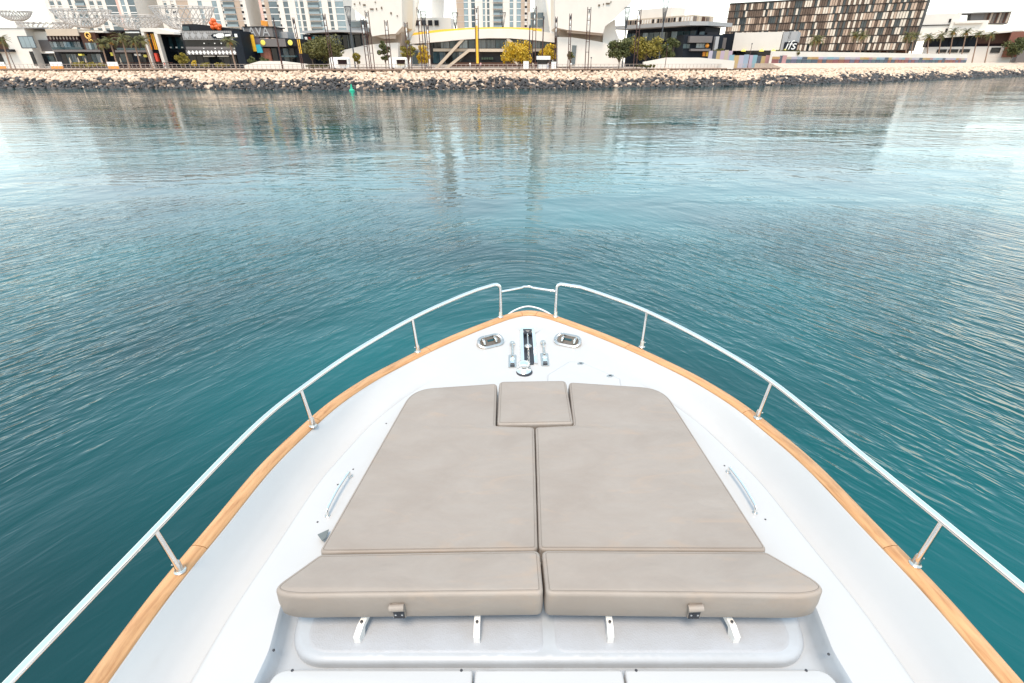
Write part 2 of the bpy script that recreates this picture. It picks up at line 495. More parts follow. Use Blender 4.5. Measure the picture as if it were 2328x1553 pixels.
# well aft of the sun pad, cut out of the deck
WELL = ccw(round_poly([(-1.60, 0.2), (1.60, 0.2), (1.52, 1.60), (1.60, 2.12), (-1.60, 2.12), (-1.52, 1.60)], [0, 0, 0.35, 0.2, 0.2, 0.35], 8))
WELL = resample(WELL, 0.04)
locker = [(x - BX, y) for x, y in []]
base = len(dk.v)
inner = [p for i, p in enumerate(inner) if i == 0 or math.hypot(p[0] - inner[i - 1][0], p[1] - inner[i - 1][1]) > 1e-4]
outer_loop = ccw(inner)
tri = tessellate_polygon([[Vector((x, y, 0)) for x, y in outer_loop], [Vector((x, y, 0)) for x, y in reversed(WELL)]])
pts2 = outer_loop + list(reversed(WELL))
dk.v += [(x, y, ZD) for x, y in pts2]
for t in tri: dk.f.append(tuple(base + i for i in t))
deck = dk.build("deck", white, yacht, smooth=True, auto=35)
# non-skid free coachroof is plain; the well
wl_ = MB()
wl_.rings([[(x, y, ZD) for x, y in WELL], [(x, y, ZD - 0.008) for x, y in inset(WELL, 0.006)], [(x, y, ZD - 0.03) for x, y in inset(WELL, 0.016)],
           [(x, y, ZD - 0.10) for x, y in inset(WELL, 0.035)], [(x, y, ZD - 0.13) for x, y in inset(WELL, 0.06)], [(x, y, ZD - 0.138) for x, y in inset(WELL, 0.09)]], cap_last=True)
wl_.build("well", shaded_white, yacht, smooth=True, auto=50)
# moulded panel inside the well with two pebbled fields
def pebble_material():
    m = mat("nonskid_moulding", (0.38, 0.40, 0.43), rough=0.5, col2=(0.345, 0.355, 0.37), vscale=5)  # bluish grey base also takes in the shade of the well
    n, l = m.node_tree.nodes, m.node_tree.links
    tc = n.new("ShaderNodeTexCoord"); vo = n.new("ShaderNodeTexVoronoi"); vo.inputs["Scale"].default_value = 130
    l.new(tc.outputs["Object"], vo.inputs["Vector"])
    bp = n.new("ShaderNodeBump"); bp.inputs["Strength"].default_value = 0.25; bp.inputs["Distance"].default_value = 0.004
    l.new(vo.outputs["Distance"], bp.inputs["Height"]); l.new(bp.outputs[0], n["Principled BSDF"].inputs["Normal"])
    return m
ZW = ZD - 0.138
SEAT = resample(ccw(round_poly([(-1.44, 1.585), (1.44, 1.585), (1.50, 2.04), (-1.50, 2.04)], [0.24, 0.24, 0.1, 0.1], 10)), 0.03)
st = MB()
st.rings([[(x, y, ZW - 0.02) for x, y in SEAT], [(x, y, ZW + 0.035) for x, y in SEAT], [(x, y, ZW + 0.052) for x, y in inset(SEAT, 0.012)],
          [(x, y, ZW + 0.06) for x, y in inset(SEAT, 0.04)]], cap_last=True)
seat = st.build("seat_moulding", shaded_white, yacht, smooth=True, auto=50)
peb = pebble_material()
for x0, x1 in ((-1.36, -0.045), (0.045, 1.36)):
    lo = x0 < -0.5
    F = ccw(round_poly([(x0, 1.645), (x1, 1.645), (x1, 2.0), (x0, 2.0)], [0.14 if lo else 0.05, 0.05 if lo else 0.14, 0.05, 0.05], 8))
    F = resample(F, 0.03)
    f_ = MB(); f_.rings([[(x, y, ZW + 0.058) for x, y in inset(F, -0.014)], [(x, y, ZW + 0.0635) for x, y in inset(F, -0.004)], [(x, y, ZW + 0.064) for x, y in inset(F, 0.006)]], cap_last=True)
    f_.build("nonskid_field", peb, seat, smooth=True, auto=40)
# locker lids across the aft end of the well
for x0, x1 in ((-1.46, -0.415), (-0.405, 0.37), (0.38, 1.46)):
    rl = [0.02, 0.02, 0.02, 0.02]
    if x0 < -1: rl[3] = 0.09
    if x1 > 1: rl[2] = 0.09
    L_ = resample(ccw(round_poly([(x0 - (0.02 if x0 < -1 else 0), 0.6), (x1 + (0.02 if x1 > 1 else 0), 0.6), (x1, 1.515), (x0, 1.515)], rl, 6)), 0.05)
    lb = MB(); lb.rings([[(x, y, ZW - 0.02) for x, y in L_], [(x, y, ZD - 0.026) for x, y in L_], [(x, y, ZD - 0.016) for x, y in inset(L_, 0.005)], [(x, y, ZD - 0.012) for x, y in inset(L_, 0.016)]], cap_last=True)
    lid = lb.build("locker_lid", white, yacht, smooth=True, auto=50)
    for sx in ((x0 + 0.1 if x0 < -1 else None), (x1 - 0.06 if x0 < -1 else None), (x0 + 0.06 if x1 > 1 else None), (x1 - 0.13 if x1 > 1 else None)):
        if sx is None: continue
        MB().lathe([(0.0075, 0), (0.0075, 0.003), (0.006, 0.0045), (0.003, 0.004)], (sx, 1.505, ZD - 0.0135), 12).build("screw", screwm, lid)
# screw sockets in the coachroof
for px, py in ((622, 1478), (1884, 1487), (722, 1187), (1740, 1181), (803, 1067), (1647, 1059), (878, 963), (768, 1102)):
    p = onz(px, py, ZD)
    MB().lathe([(0.0068, -0.004), (0.0068, 0.002), (0.005, 0.0035), (0.003, 0.003)], (p[0] - BX, p[1], ZD), 10).build("screw", screwm, yacht)
# dark gap under the headrest and its four hinge brackets
for px in (812, 1084, 1388, 1674):
    p = onz(px, 1440, ZW + 0.12)
    bx_ = p[0] - BX; lean = -0.06 * (1 if px < 900 else 0.0) + (0.05 if px > 1600 else 0)
    br = MB()
    prof_ = [(0.0, ZW + 0.062), (0.0, ZW + 0.115), (0.05, ZW + 0.150), (0.22, ZW + 0.175), (0.24, ZW + 0.155), (0.06, ZW + 0.118), (0.045, ZW + 0.062)]
    n_ = len(prof_)
    for s_ in (-1, 1):
        for (yy, zz) in prof_:
            br.v.append((bx_ + s_ * 0.017 + lean * (-(yy) / 0.2), 1.685 + yy, zz))
    br.f = [tuple(range(n_)), tuple(n_ + i for i in reversed(range(n_)))] + [(i, (i + 1) % n_, (i + 1) % n_ + n_, i + n_) for i in range(n_)]
    hb = br.build("hinge_bracket", plastic, yacht)
    MB().lathe([(0.0085, -0.006), (0.0085, 0.004), (0.005, 0.006)], (bx_ - lean * 0.3, 1.75, ZW + 0.156), 10).build("screw", screwm, hb)

# teak cap in nine planks, each swept along the edge with its own little gap
def cap_plank(i0, i1, gap0, gap1):
    prof_ = [(0.000, ZC - 0.05), (-0.012, ZC - 0.035), (-0.012, ZC - 0.018), (0.002, ZC - 0.005), (0.030, ZC + 0.004), (0.070, ZC + 0.004),
             (0.096, ZC - 0.002), (0.106, ZC - 0.010), (0.106, ZC - 0.022), (0.09, ZC - 0.05)]
    me_v, uvs, fs = [], [], []
    P = []
    s_acc = 0
    for i in range(i0, i1 + 1):
        P.append(i)
    m_ = len(prof_)
    lens = [0.0]
    for i in range(i0 + 1, i1 + 1):
        lens.append(lens[-1] + (Vector(EDGE[i]) - Vector(EDGE[i - 1])).length)
    for q, i in enumerate(P):
        x, y = EDGE[i]
        a = Vector(EDGE[max(0, i - 1)]); b_ = Vector(EDGE[min(nE - 1, i + 1)])
        t = (b_ - a).normalized(); nrm = Vector((t.y, -t.x))
        sh = gap0 if q == 0 else (-gap1 if q == len(P) - 1 else 0.0)
        wide = 1.0 + 0.12 * max(0.0, 1 - abs(x) / 0.5)
        for k, (d, z) in enumerate(prof_):
            me_v.append((x + nrm.x * d * wide + t.x * sh, y + nrm.y * d * wide + t.y * sh, z)); uvs.append((lens[q], k / m_ * 0.16))
    for q in range(len(P) - 1):
        for k in range(m_):
            fs.append((q * m_ + k, q * m_ + (k + 1) % m_, (q + 1) * m_ + (k + 1) % m_, (q + 1) * m_ + k))
    fs.append(tuple(range(m_))); fs.append(tuple((len(P) - 1) * m_ + k for k in reversed(range(m_))))
    me = bpy.data.meshes.new("cap_plank"); me.from_pydata(me_v, [], fs)
    ul = me.uv_layers.new(name="UVMap")
    for lp in me.loops: ul.data[lp.index].uv = uvs[lp.vertex_index]
    bm = bmesh.new(); bm.from_mesh(me); bmesh.ops.recalc_face_normals(bm, faces=bm.faces); bm.to_mesh(me); bm.free()
    me.materials.append(teak); me.shade_smooth(); me.set_sharp_from_angle(angle=R(55))
    return link("cap_plank", me, yacht)
def near_idx(side, y):
    c = [i for i, (x, yy) in enumerate(EDGE) if x * side > 0.02]
    return min(c, key=lambda i: abs(EDGE[i][1] - y))
cuts = [0, near_idx(-1, 2.21), near_idx(-1, 3.56), near_idx(-1, 4.80), near_idx(-1, 5.70), near_idx(1, 5.70), near_idx(1, 4.86), near_idx(1, 3.67), near_idx(1, 2.23), nE - 1]
for a, b_ in zip(cuts[:-1], cuts[1:]): cap_plank(a, b_, 0.0022, 0.0022)
caulk = MB()
caulk.v = [(x, y, z) for d, z in ((0.01, ZC - 0.012), (0.10, ZC - 0.012), (0.10, ZC - 0.06), (0.01, ZC - 0.06)) for x, y in offset_in(d)]
for i in range(4):
    for k in range(nE - 1): caulk.f.append((i * nE + k, i * nE + k + 1, ((i + 1) % 4) * nE + k + 1, ((i + 1) % 4) * nE + k))
caulk.build("caulking", mat("caulk", (0.06, 0.045, 0.035), rough=0.8), yacht)
# thin steel strip inside the cap
# ---- guard rails
ZR = ZC + 0.05 + 0.38
def P3(px, py, z):
    p = onz(px, py, z); return Vector((p[0] - BX, p[1], p[2]))
left = [(-260, 1850), (18, 1553), (180, 1384), (351.5, 1205), (500, 1049), (601, 950), (683, 885), (800, 803), (937, 724), (1030, 681), (1085, 659)]
right = [(2560, 1530), (2328, 1338), (2143, 1185), (1950, 1027), (1755, 868), (1610, 778), (1471, 708), (1380, 673), (1320, 653)]
posts_l = [((410, 1298), (351.5, 1205)), ((712, 968), (683, 885)), ((950, 800), (937, 724))]
posts_r = [((1459, 789), (1471, 708)), ((1722, 950), (1755, 868)), ((2080, 1283), (2143, 1185))]
def guard_rail(pts, posts, foot, s):
    top = [P3(x, y, ZR) for x, y in pts]
    fb = P3(*foot, ZC + 0.004)
    ft = Vector((fb.x, fb.y + 0.01, ZR))
    top[0].z -= 0.0
    path = spline(top, 8)
    # round the forward end down to its foot
    last = path[-1]; 
    bend = [ft + Vector((s * 0.075, -0.03, 0.0)), ft + Vector((s * 0.040, -0.014, -0.003)), ft + Vector((s * 0.016, -0.005, -0.018)), ft + Vector((s * 0.003, 0, -0.046)), ft + Vector((0, 0, -0.085)), fb + Vector((0, 0, 0.05)), fb]
    # the bend lies on the rail's own line
    path = path + bend
    r = MB().tube(path, 0.0195, 12)
    rail = r.build("guard_rail", steel, yacht, smooth=True, auto=60)
    for b_, t in posts:
        B = P3(*b_, ZC + 0.003)
        T = min(path, key=lambda p: (p - P3(*t, ZR)).length).copy()
        MB().tube([B, B.lerp(T, 0.5), T], 0.0155, 12).build("post", steel, rail, smooth=True, auto=60)
        d = (T - B).normalized()
        MB().lathe([(0.034, 0), (0.034, 0.006), (0.026, 0.012), (0.0215, 0.02), (0.0205, 0.075), (0.0175, 0.080)], tuple(B), 16).build("base", steel_b, rail, smooth=True, auto=40)
        MB().tube([B + Vector((s * 0.018, 0, 0.055)), B + Vector((s * 0.034, 0, 0.055))], 0.006, 8).build("set_screw", steel_b, rail)
    MB().lathe([(0.034, 0), (0.034, 0.006), (0.026, 0.012), (0.0215, 0.02), (0.0205, 0.07), (0.0175, 0.075)], tuple(fb), 16).build("base", steel_b, rail, smooth=True, auto=40)
    return rail, fb, ft
ra, fbl, ftl = guard_rail(left, posts_l, (1138, 721), -1)
rb, fbr, ftr = guard_rail(right, posts_r, (1263, 720), 1)
zb = ZR - 0.10
mid = P3(1198, 652, zb + 0.02)
p1, p2 = Vector((ftl.x, ftl.y, zb)), Vector((ftr.x, ftr.y, zb))
mb = MB().tube([p1, p1.lerp(mid, 0.8) + Vector((0, 0, .0)), mid + Vector((-0.04, 0.004, 0)), mid + Vector((0.04, 0.004, 0)), p2.lerp(mid, 0.8), p2], 0.0125, 10)
mb.build("pulpit_bar", steel, yacht, smooth=True, auto=60)
# white fender bow over the stem
arc = [P3(px, py, 3.38) for px, py in ((1150, 720), (1163, 710), (1180, 701.5), (1201, 697), (1224, 701.5), (1243, 710), (1257, 719))]
MB().tube(spline(arc, 5), 0.012, 10).build("stem_hoop", plastic, yacht, smooth=True)

# ---- anchor gear
def deckP(px, py, z=ZD): return P3(px, py, z)
a0, a1 = deckP(1201, 754), deckP(1201, 830)
ax_, ay0, ay1 = (a0.x + a1.x) / 2, a1.y, a0.y
chan = MB()
for s_ in (-1, 1):
    w0, w1 = 0.046, 0.096
    chan.prism([(ax_ + s_ * w0, ZD + 0.002), (ax_ + s_ * w1, ZD + 0.002), (ax_ + s_ * (w1 - 0.012), ZD + 0.03), (ax_ + s_ * (w0 + 0.006), ZD + 0.036)], ay0, ay1)
chan.prism([(ax_ - 0.096, ZD + 0.002), (ax_ + 0.096, ZD + 0.002), (ax_ + 0.078, ZD + 0.034), (ax_ - 0.078, ZD + 0.034)], ay1 + 0.0005, ay1 + 0.03)
gear = chan.build("anchor_channel", steel, yacht)
MB().box(ax_ - 0.046, ax_ + 0.046, ay0, ay1 - 0.03, ZD + 0.0015, ZD + 0.006).build("channel_slot", black, gear)
MB().lathe([(0.040, -0.044), (0.040, -0.036), (0.022, -0.01), (0.022, 0.01), (0.040, 0.036), (0.040, 0.044)], (ax_, ay1 - 0.10, ZD + 0.03), 18, 'x').build("roller", black, gear, smooth=True, auto=40)
sh = MB().tube([(ax_ - 0.004, ay1 - 0.16, ZD + 0.055), (ax_ - 0.004, ay1 - 0.42, ZD + 0.045)], [0.008, 0.010], 8)
sh.lathe([(0.030, 0), (0.040, 0.01), (0.040, 0.03), (0.022, 0.045)], (ax_ - 0.004, ay1 - 0.43, ZD + 0.02), 14)
sh.build("anchor_shank", steel_b, gear, smooth=True, auto=40)
ch_m = MB(); yy = ay1 - 0.46; k = 0
while yy > ay0 - 0.10:
    pts = []
    for q in range(12):
        a = 2 * math.pi * q / 12
        u_, v_ = 0.024 * math.cos(a), 0.011 * math.sin(a)
        pts.append((ax_ - 0.004 + (v_ if k % 2 else 0.3 * v_), yy + u_, ZD + 0.028 + (0.2 * v_ if k % 2 else v_)))
    ch_m.tube(pts, 0.0042, 6, closed=True); yy -= 0.034; k += 1
ch_m.build("anchor_chain", steel_b, gear, smooth=True)
wp = deckP(1191, 846)
MB().lathe([(0.075, 0), (0.075, 0.02), (0.064, 0.028), (0.046, 0.04), (0.040, 0.055), (0.052, 0.075), (0.058, 0.085), (0.058, 0.10), (0.05, 0.112), (0.03, 0.119), (0.012, 0.121)], (wp.x, wp.y, ZD + 0.003), 28).build("windlass", steel, yacht, smooth=True, auto=45)
MB().lathe([(0.084, 0), (0.084, 0.008), (0.076, 0.0095)], (wp.x + 0.005, wp.y - 0.01, ZD + 0.001), 24).build("windlass_base", black, yacht)
MB().box(ax_ - 0.16, ax_ + 0.16, ay0 - 0.42, ay0 - 0.03, ZD + 0.0008, ZD + 0.004).build("windlass_plate", white, yacht)
# chain stoppers on both sides of the channel
for px, py0, py1 in ((1165, 837, 783), (1240, 833, 781)):
    b0, b1 = deckP(px, py0), deckP(px, py1)
    st_ = MB().slab(ccw(round_poly([(b0.x - 0.042, b0.y), (b0.x + 0.042, b0.y), (b0.x + 0.042, b0.y + 0.26), (b0.x - 0.042, b0.y + 0.26)], 0.014, 4)), ZD + 0.001, ZD + 0.010)
    so = st_.build("chain_stopper", steel_b, yacht)
    MB().box(b0.x - 0.024, b0.x + 0.024, b0.y + 0.02, b0.y + 0.05, ZD + 0.0102, ZD + 0.018).build("latch", screwm, so)
    MB().lathe([(0.026, 0), (0.028, 0.01), (0.022, 0.022), (0.012, 0.028)], (b0.x, b0.y + 0.15, ZD + 0.010), 16).build("knob", steel, so, smooth=True, auto=45)
    MB().box(b0.x - 0.02, b0.x + 0.02, b0.y + 0.065, b0.y + 0.125, ZD + 0.0102, ZD + 0.024).build("pawl", steel, so)
    MB().tube([(b0.x, b0.y + 0.20, ZD + 0.022), (b0.x, b1.y - 0.03, ZD + 0.032)], 0.013, 10).build("lever", steel_b, so, smooth=True, auto=50)
    MB().lathe([(0.018, 0), (0.031, 0.006), (0.031, 0.022), (0.02, 0.032)], (b0.x, b1.y - 0.02, ZD + 0.012), 10).build("grip", steel_b, so)
# hawse chocks let into the deck, left and right
for (px, py), ang, s_ in (((1115.5, 783), 27, -1), ((1290, 781), -23, 1)):
    c = deckP(px, py)
    root = MB()
    L_, W_ = 0.158, 0.088
    rim = [(L_ * math.cos(a) * (1 if abs(math.cos(a)) > 0 else 1), W_ * math.sin(a)) for a in []]
    def stadium(l_, w_, n_=10):
        o_ = []
        for q in range(n_ + 1):
            a = -math.pi / 2 + math.pi * q / n_; o_.append((l_ - w_ + w_ * math.cos(a), w_ * math.sin(a)))
        for q in range(n_ + 1):
            a = math.pi / 2 + math.pi * q / n_; o_.append((-(l_ - w_) + w_ * math.cos(a), w_ * math.sin(a)))
        return o_
    S = [stadium(L_, W_), stadium(L_, W_), stadium(L_ - 0.01, W_ - 0.01), stadium(L_ - 0.028, W_ - 0.026), stadium(L_ - 0.036, W_ - 0.031), stadium(L_ - 0.04, W_ - 0.033)]
    Z = [0.0, 0.010, 0.016, 0.016, 0.008, 0.003]
    root.rings([[(x, y, -0.075) for x, y in S[0]]] + [[(x, y, z) for x, y in S_] for S_, z in zip(S, Z)])
    Mx = Matrix.Translation((c.x, c.y, ZD + 0.038)) @ Matrix.Rotation(R(ang), 4, 'Z') @ Matrix.Rotation(R(26), 4, 'X')
    hw = root.xform(Mx).build("hawse_chock", steel_b, yacht, smooth=True, auto=50)
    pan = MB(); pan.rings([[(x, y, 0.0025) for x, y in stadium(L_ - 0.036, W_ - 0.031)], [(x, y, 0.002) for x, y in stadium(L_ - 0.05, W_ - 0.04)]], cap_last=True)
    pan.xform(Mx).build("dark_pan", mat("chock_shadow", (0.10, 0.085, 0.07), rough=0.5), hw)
    MB().box(-0.055 - s_ * 0.02, 0.055 - s_ * 0.02 + 0.01, -0.002, 0.024, 0.0035, 0.0075).xform(Mx).build("hull_opening", mat("hull_opening_dark", (0.01, 0.05, 0.06), rough=0.2), hw)
    for dx in (-0.085, 0.055) if s_ < 0 else (-0.055, 0.085):
        q = MB().tube([(dx, -0.034, 0.012), (dx, -0.012, 0.03), (dx, 0.012, 0.03), (dx, 0.034, 0.012)], [0.013, 0.017, 0.017, 0.013], 10)
        q.xform(Mx).build("roller_pin", steel_b, hw, smooth=True, auto=60)
    for a, d in ((-L_ + 0.02, -0.03), (L_ - 0.03, 0.035), (-L_ + 0.03, 0.035), (L_ - 0.02, -0.03), (0.0, -0.048)):
        MB().lathe([(0.0045, 0), (0.0045, 0.0012)], (a, d, 0.0158), 8).xform(Mx).build("screw", screwm, hw)
# deck hatch on the starboard side, with its two catches
hp = [deckP(*p) for p in ((1245, 868), (1246, 853), (1294, 823), (1322, 824), (1409, 862), (1410, 872))]
hl = [(p.x, p.y) for p in hp]; hl = hl + [(hl[-1][0], 3.6), (hl[0][0], 3.6)]
H_ = resample(ccw(round_poly(hl, 0.02, 4)), 0.05)
hb = MB(); hb.rings([[(x, y, ZD + 0.0008) for x, y in inset(H_, -0.004)], [(x, y, ZD + 0.0016) for x, y in inset(H_, 0.0)]], cap_last=True)
hatch_gap = hb.build("hatch_gap", mat("gap_grey", (0.33, 0.34, 0.35), rough=0.7), yacht)
hb = MB(); hb.rings([[(x, y, ZD + 0.0018) for x, y in inset(H_, 0.0025)], [(x, y, ZD + 0.005) for x, y in inset(H_, 0.0045)], [(x, y, ZD + 0.0065) for x, y in inset(H_, 0.012)]], cap_last=True)
hatch = hb.build("deck_hatch", white, yacht, smooth=True, auto=50)
for px, py in ((1320, 828), (1387, 856)):
    c = deckP(px, py)
    q = MB().lathe([(0.034, 0), (0.034, 0.003), (0.028, 0.006), (0.02, 0.0065)], (0, 0, 0), 18)
    q.xform(Matrix.Translation((c.x, c.y, ZD + 0.0068)) @ Matrix.Rotation(R(20), 4, 'Z') @ Matrix.Scale(1.15, 4, (1, 0, 0)) @ Matrix.Scale(0.72, 4, (0, 1, 0)))
    ct = q.build("hatch_catch", steel_b, hatch, smooth=True, auto=40)
    MB().box(c.x - 0.013, c.x + 0.013, c.y - 0.008, c.y + 0.008, ZD + 0.0135, ZD + 0.0155).build("keyhole", screwm, ct)
# grab handles beside the pad
for pts in (((797, 1083), (783, 1084), (763, 1120), (746, 1160), (745, 1173)), ((1655, 1073), (1668, 1074), (1691, 1110), (1713, 1152), (1716, 1166))):
    A, B = deckP(*pts[0]), deckP(*pts[4])
    up = Vector((0, 0, 0.055))
    m1, m2 = A.lerp(B, 0.06) + up, A.lerp(B, 0.94) + up
    side = -1 if A.x < 0 else 1
    path = [A, A + Vector((0, 0, 0.03)), A.lerp(B, 0.02) + up * 0.85, A.lerp(B, 0.08) + up, A.lerp(B, 0.5) + up * 1.08 + Vector((side * 0.006, 0, 0)), A.lerp(B, 0.92) + up, A.lerp(B, 0.98) + up * 0.85, B + Vector((0, 0, 0.03)), B]
    gh = MB().tube(spline(path, 5), 0.0095, 12).build("grab_handle", steel, yacht, smooth=True, auto=60)
    for p in (A, B):
        MB().lathe([(0.019, 0), (0.019, 0.004), (0.013, 0.008)], (p.x, p.y, ZD + 0.0005), 14).build("flange", steel_b, gh, smooth=True, auto=40)

# ------------------------------------------------------------------ sun pad cushions (loose, each a thing)
def cushion(name, label, outline, z0, z1, r, crown=0.006, seam_in=0.018, group=None):
    """outline in world x,y"""
    cx = sum(p[0] for p in outline) / len(outline); cy = sum(p[1] for p in outline) / len(outline)
    root = thing(name, label, "cushion", (cx, cy, z0), 0, group)
    L_ = [(x - cx, y - cy) for x, y in resample(ccw(outline), 0.02)]
    h = z1 - z0
    lp = []
    def ring(d, z, wob=0.0): return [(x, y, z + wob * math.sin(9 * x + 7 * y)) for x, y in inset(L_, d)]
    lp.append(ring(r * 0.8, 0.0)); lp.append(ring(r * 0.25, 0.006)); lp.append(ring(0.0, r * 0.8))
    lp.append(ring(-0.004, h * 0.5, 0.0)); lp.append(ring(0.0, h - r, 0.001))
    for k in range(1, 5):
        a = math.pi / 2 * k / 4
        lp.append(ring(r * (1 - math.cos(a)), h - r + r * math.sin(a)))
    lp.append(ring(r + 0.006, h + crown * 0.5))
    b = MB(); b.rings(lp, cap_first=True, cap_last=True)
    body = b.build("cover", vinyl, root, smooth=True)
    s_ = MB().tube([(x, y, h + 0.0005) for x, y in inset(L_, r * 0.9)], 0.0022, 6, closed=True)
    s_.build("piping", vinyl, root, smooth=True)
    s2 = MB().tube([(x, y, h + crown * 0.22) for x, y in inset(L_, r + 0.002)], 0.0012, 5, closed=True)
    s2.build("stitch_line", seam, root)
    return root, (cx, cy)
ZP = 3.55
def W2(pts, z): return [onz(x, y, z)[:2] for x, y in pts]
padL = round_poly(W2([(723, 1257), (937, 884), (1130, 871), (1127, 967), (1215, 970), (1223, 1250)], ZP), [0.04, 0.27, 0.04, 0.02, 0.04, 0.04], 12)
padR = round_poly(W2([(1217, 970), (1304, 966), (1293, 868), (1508, 882), (1747, 1252), (1225, 1250)], ZP), [0.04, 0.02, 0.04, 0.27, 0.04, 0.04], 12)
padC = round_poly(W2([(1130, 966), (1135, 867), (1287, 865), (1304, 963)], ZP), [0.035, 0.05, 0.05, 0.035], 6)
cushion("sun_pad_cushion", "large taupe vinyl sun pad cushion on the port side of the centre seam", padL, ZD + 0.002, ZP, 0.018)
cushion("sun_pad_cushion", "large taupe vinyl sun pad cushion on the starboard side of the centre seam", padR, ZD + 0.002, ZP, 0.018)
cushion("infill_cushion", "small square taupe cushion between the two big sun pads near the windlass", padC, ZD + 0.002, ZP + 0.004, 0.022)
ZH = 3.66
hl_ = W2([(728, 1262), (1227, 1250), (1236, 1352), (634, 1350)], ZH)
def bez(a, c, b_, n=14): return [tuple((1 - t) ** 2 * a[i] + 2 * t * (1 - t) * c[i] + t * t * b_[i] for i in (0, 1)) for t in [k / n for k in range(n + 1)]]
hL = round_poly(W2([(728, 1258), (1227, 1249), (1236, 1350)] + bez((725, 1356), (576, 1362), (652, 1312)), ZH), [0.06, 0.04, 0.04] + [0] * 15, 10)
hR = round_poly(W2([(1231, 1249), (1742, 1252)] + bez((1845, 1311), (1923, 1362), (1774, 1357)) + [(1241, 1351)], ZH), [0.04, 0.06] + [0] * 15 + [0.04], 10)
for nm, lab, H2, spx in (("headrest_cushion", "thick taupe headrest cushion lying across the port end of the sun pad", hL, 908),
                         ("headrest_cushion", "thick taupe headrest cushion lying across the starboard end of the sun pad", hR, 1577)):
    root, (hx, hy) = cushion(nm, lab, H2, ZH - 0.20, ZH, 0.022, 0.006)
    p = at(spx, 1390, 1.0); 
    ya = min(q[1] for q in H2) - hy
    xs_ = onz(spx, 1390, ZH - 0.13)[0] - hx
    MB().box(xs_ - 0.034, xs_ + 0.034, ya - 0.010, ya + 0.01, 0.03, 0.135).build("strap", vinyl, root)
    MB().box(xs_ - 0.030, xs_ + 0.030, ya - 0.014, ya - 0.0102, 0.030, 0.100).build("buckle_plate", black, root)
    for s_ in (-1, 1):
        MB().tube([(xs_ + s_ * 0.018, ya - 0.0135, 0.064), (xs_ + s_ * 0.018, ya - 0.018, 0.064)], 0.006, 8).build("rivet", steel, root)
    rl = MB().tube([(xs_ - 0.045, ya - 0.016, 0.124), (xs_ + 0.035, ya - 0.016, 0.130)], 0.020, 10); rl.build("rolled_flap", vinyl, root, smooth=True, auto=50)
# loose grey strap end poking out on the port side
sp = [onz(x, y, ZD + 0.03) for x, y in ((722, 1216), (748, 1204), (742, 1222), (733, 1231))]
q = MB(); q.v = [(x, y, z) for x, y, z in sp] + [(x, y, z + 0.004) for x, y, z in sp]
q.f = [(3, 2, 1, 0), (4, 5, 6, 7), (0, 1, 5, 4), (1, 2, 6, 5), (2, 3, 7, 6), (3, 0, 4, 7)]
q.v = [(x - BX, y, z) for x, y, z in q.v]
q.build("strap_end", mat("grey_webbing", (0.13, 0.15, 0.15), rough=0.8), yacht)
# ------------------------------------------------------------------ the far shore
GZ = 4.4                                      # level of the promenade
SHORE = [(-620, 190), (-260, 160), (-136, 150), (-86, 146), (-39, 140.5), (4, 146), (28, 153), (55, 161), (82, 172), (114, 192), (169, 227), (261, 291), (420, 400), (900, 730)]
SHP = [(p.x, p.y) for p in spline([(x, y, 0) for x, y in SHORE], 16)]
SHP = resample(SHP, 2.0, closed=False)
_cum = [0.0]
for a, b_ in zip(SHP[:-1], SHP[1:]): _cum.append(_cum[-1] + math.hypot(b_[0] - a[0], b_[1] - a[1]))
def shore_at(s, off=0.0):
    s = min(max(s, 0), _cum[-1] - 1e-3)
    i = int(np.searchsorted(_cum, s, 'right')) - 1; i = min(i, len(SHP) - 2)
    t = (s - _cum[i]) / (_cum[i + 1] - _cum[i])
    a, b_ = Vector(SHP[i]), Vector(SHP[i + 1]); d = (b_ - a).normalized()
    p = a.lerp(b_, t) + Vector((-d.y, d.x)) * off
    return p.x, p.y, math.atan2(d.y, d.x)
def s_of_x(x):
    return float(np.interp(x, [p[0] for p in SHP], _cum))
def sweep(sec, s0, s1, step=3.0):
    """sweep a closed (offset, z) section along the shore"""
    b = MB(); n = max(2, int((s1 - s0) / step)); m_ = len(sec)
    for i in range(n + 1):
        s = s0 + (s1 - s0) * i / n
        for o_, z in sec:
            x, y, _ = shore_at(s, o_); b.v.append((x, y, z))
    for i in range(n):
        for k in range(m_):
            b.f.append((i * m_ + k, i * m_ + (k + 1) % m_, (i + 1) * m_ + (k + 1) % m_, (i + 1) * m_ + k))
    b.f.append(tuple(range(m_))); b.f.append(tuple(n * m_ + k for k in reversed(range(m_))))
    return b
paving = mat("pale_paving", (0.46, 0.37, 0.30), rough=0.8, var=0.2, vscale=0.15)
sand = mat("bank_rubble", (0.46, 0.36, 0.28), rough=0.9, var=0.4, vscale=0.8)
kerb_m = mat("kerb_stone", (0.26, 0.165, 0.115), rough=0.8, var=0.25, vscale=0.6)
dark_gap = mat("recess_shade", (0.05, 0.045, 0.04), rough=0.9)  # dark colour standing in for shade under the kerb
# land behind the promenade
lb = MB()
back = [shore_at(s, 9.2)[:2] for s in np.arange(0, _cum[-1], 6)]
poly = back + [(2600, 2600), (-2600, 2600), (-1400, 230)]
tri = tessellate_polygon([[Vector((x, y, 0)) for x, y in poly]])
lb.add([(x, y, GZ - 0.02) for x, y in poly], [tuple(t) for t in tri])
tag(lb.build("promenade", paving), "pale paved waterfront promenade along the far shore", kind="structure")
bank = sweep([(-3, -2.2), (0.2, -0.5), (7.9, 3.85), (9.3, 4.0), (9.3, -2.2)], 0, _cum[-1], 4).build("shore_bank", sand)
tag(bank, "sloping rock armoured bank below the promenade", kind="structure")

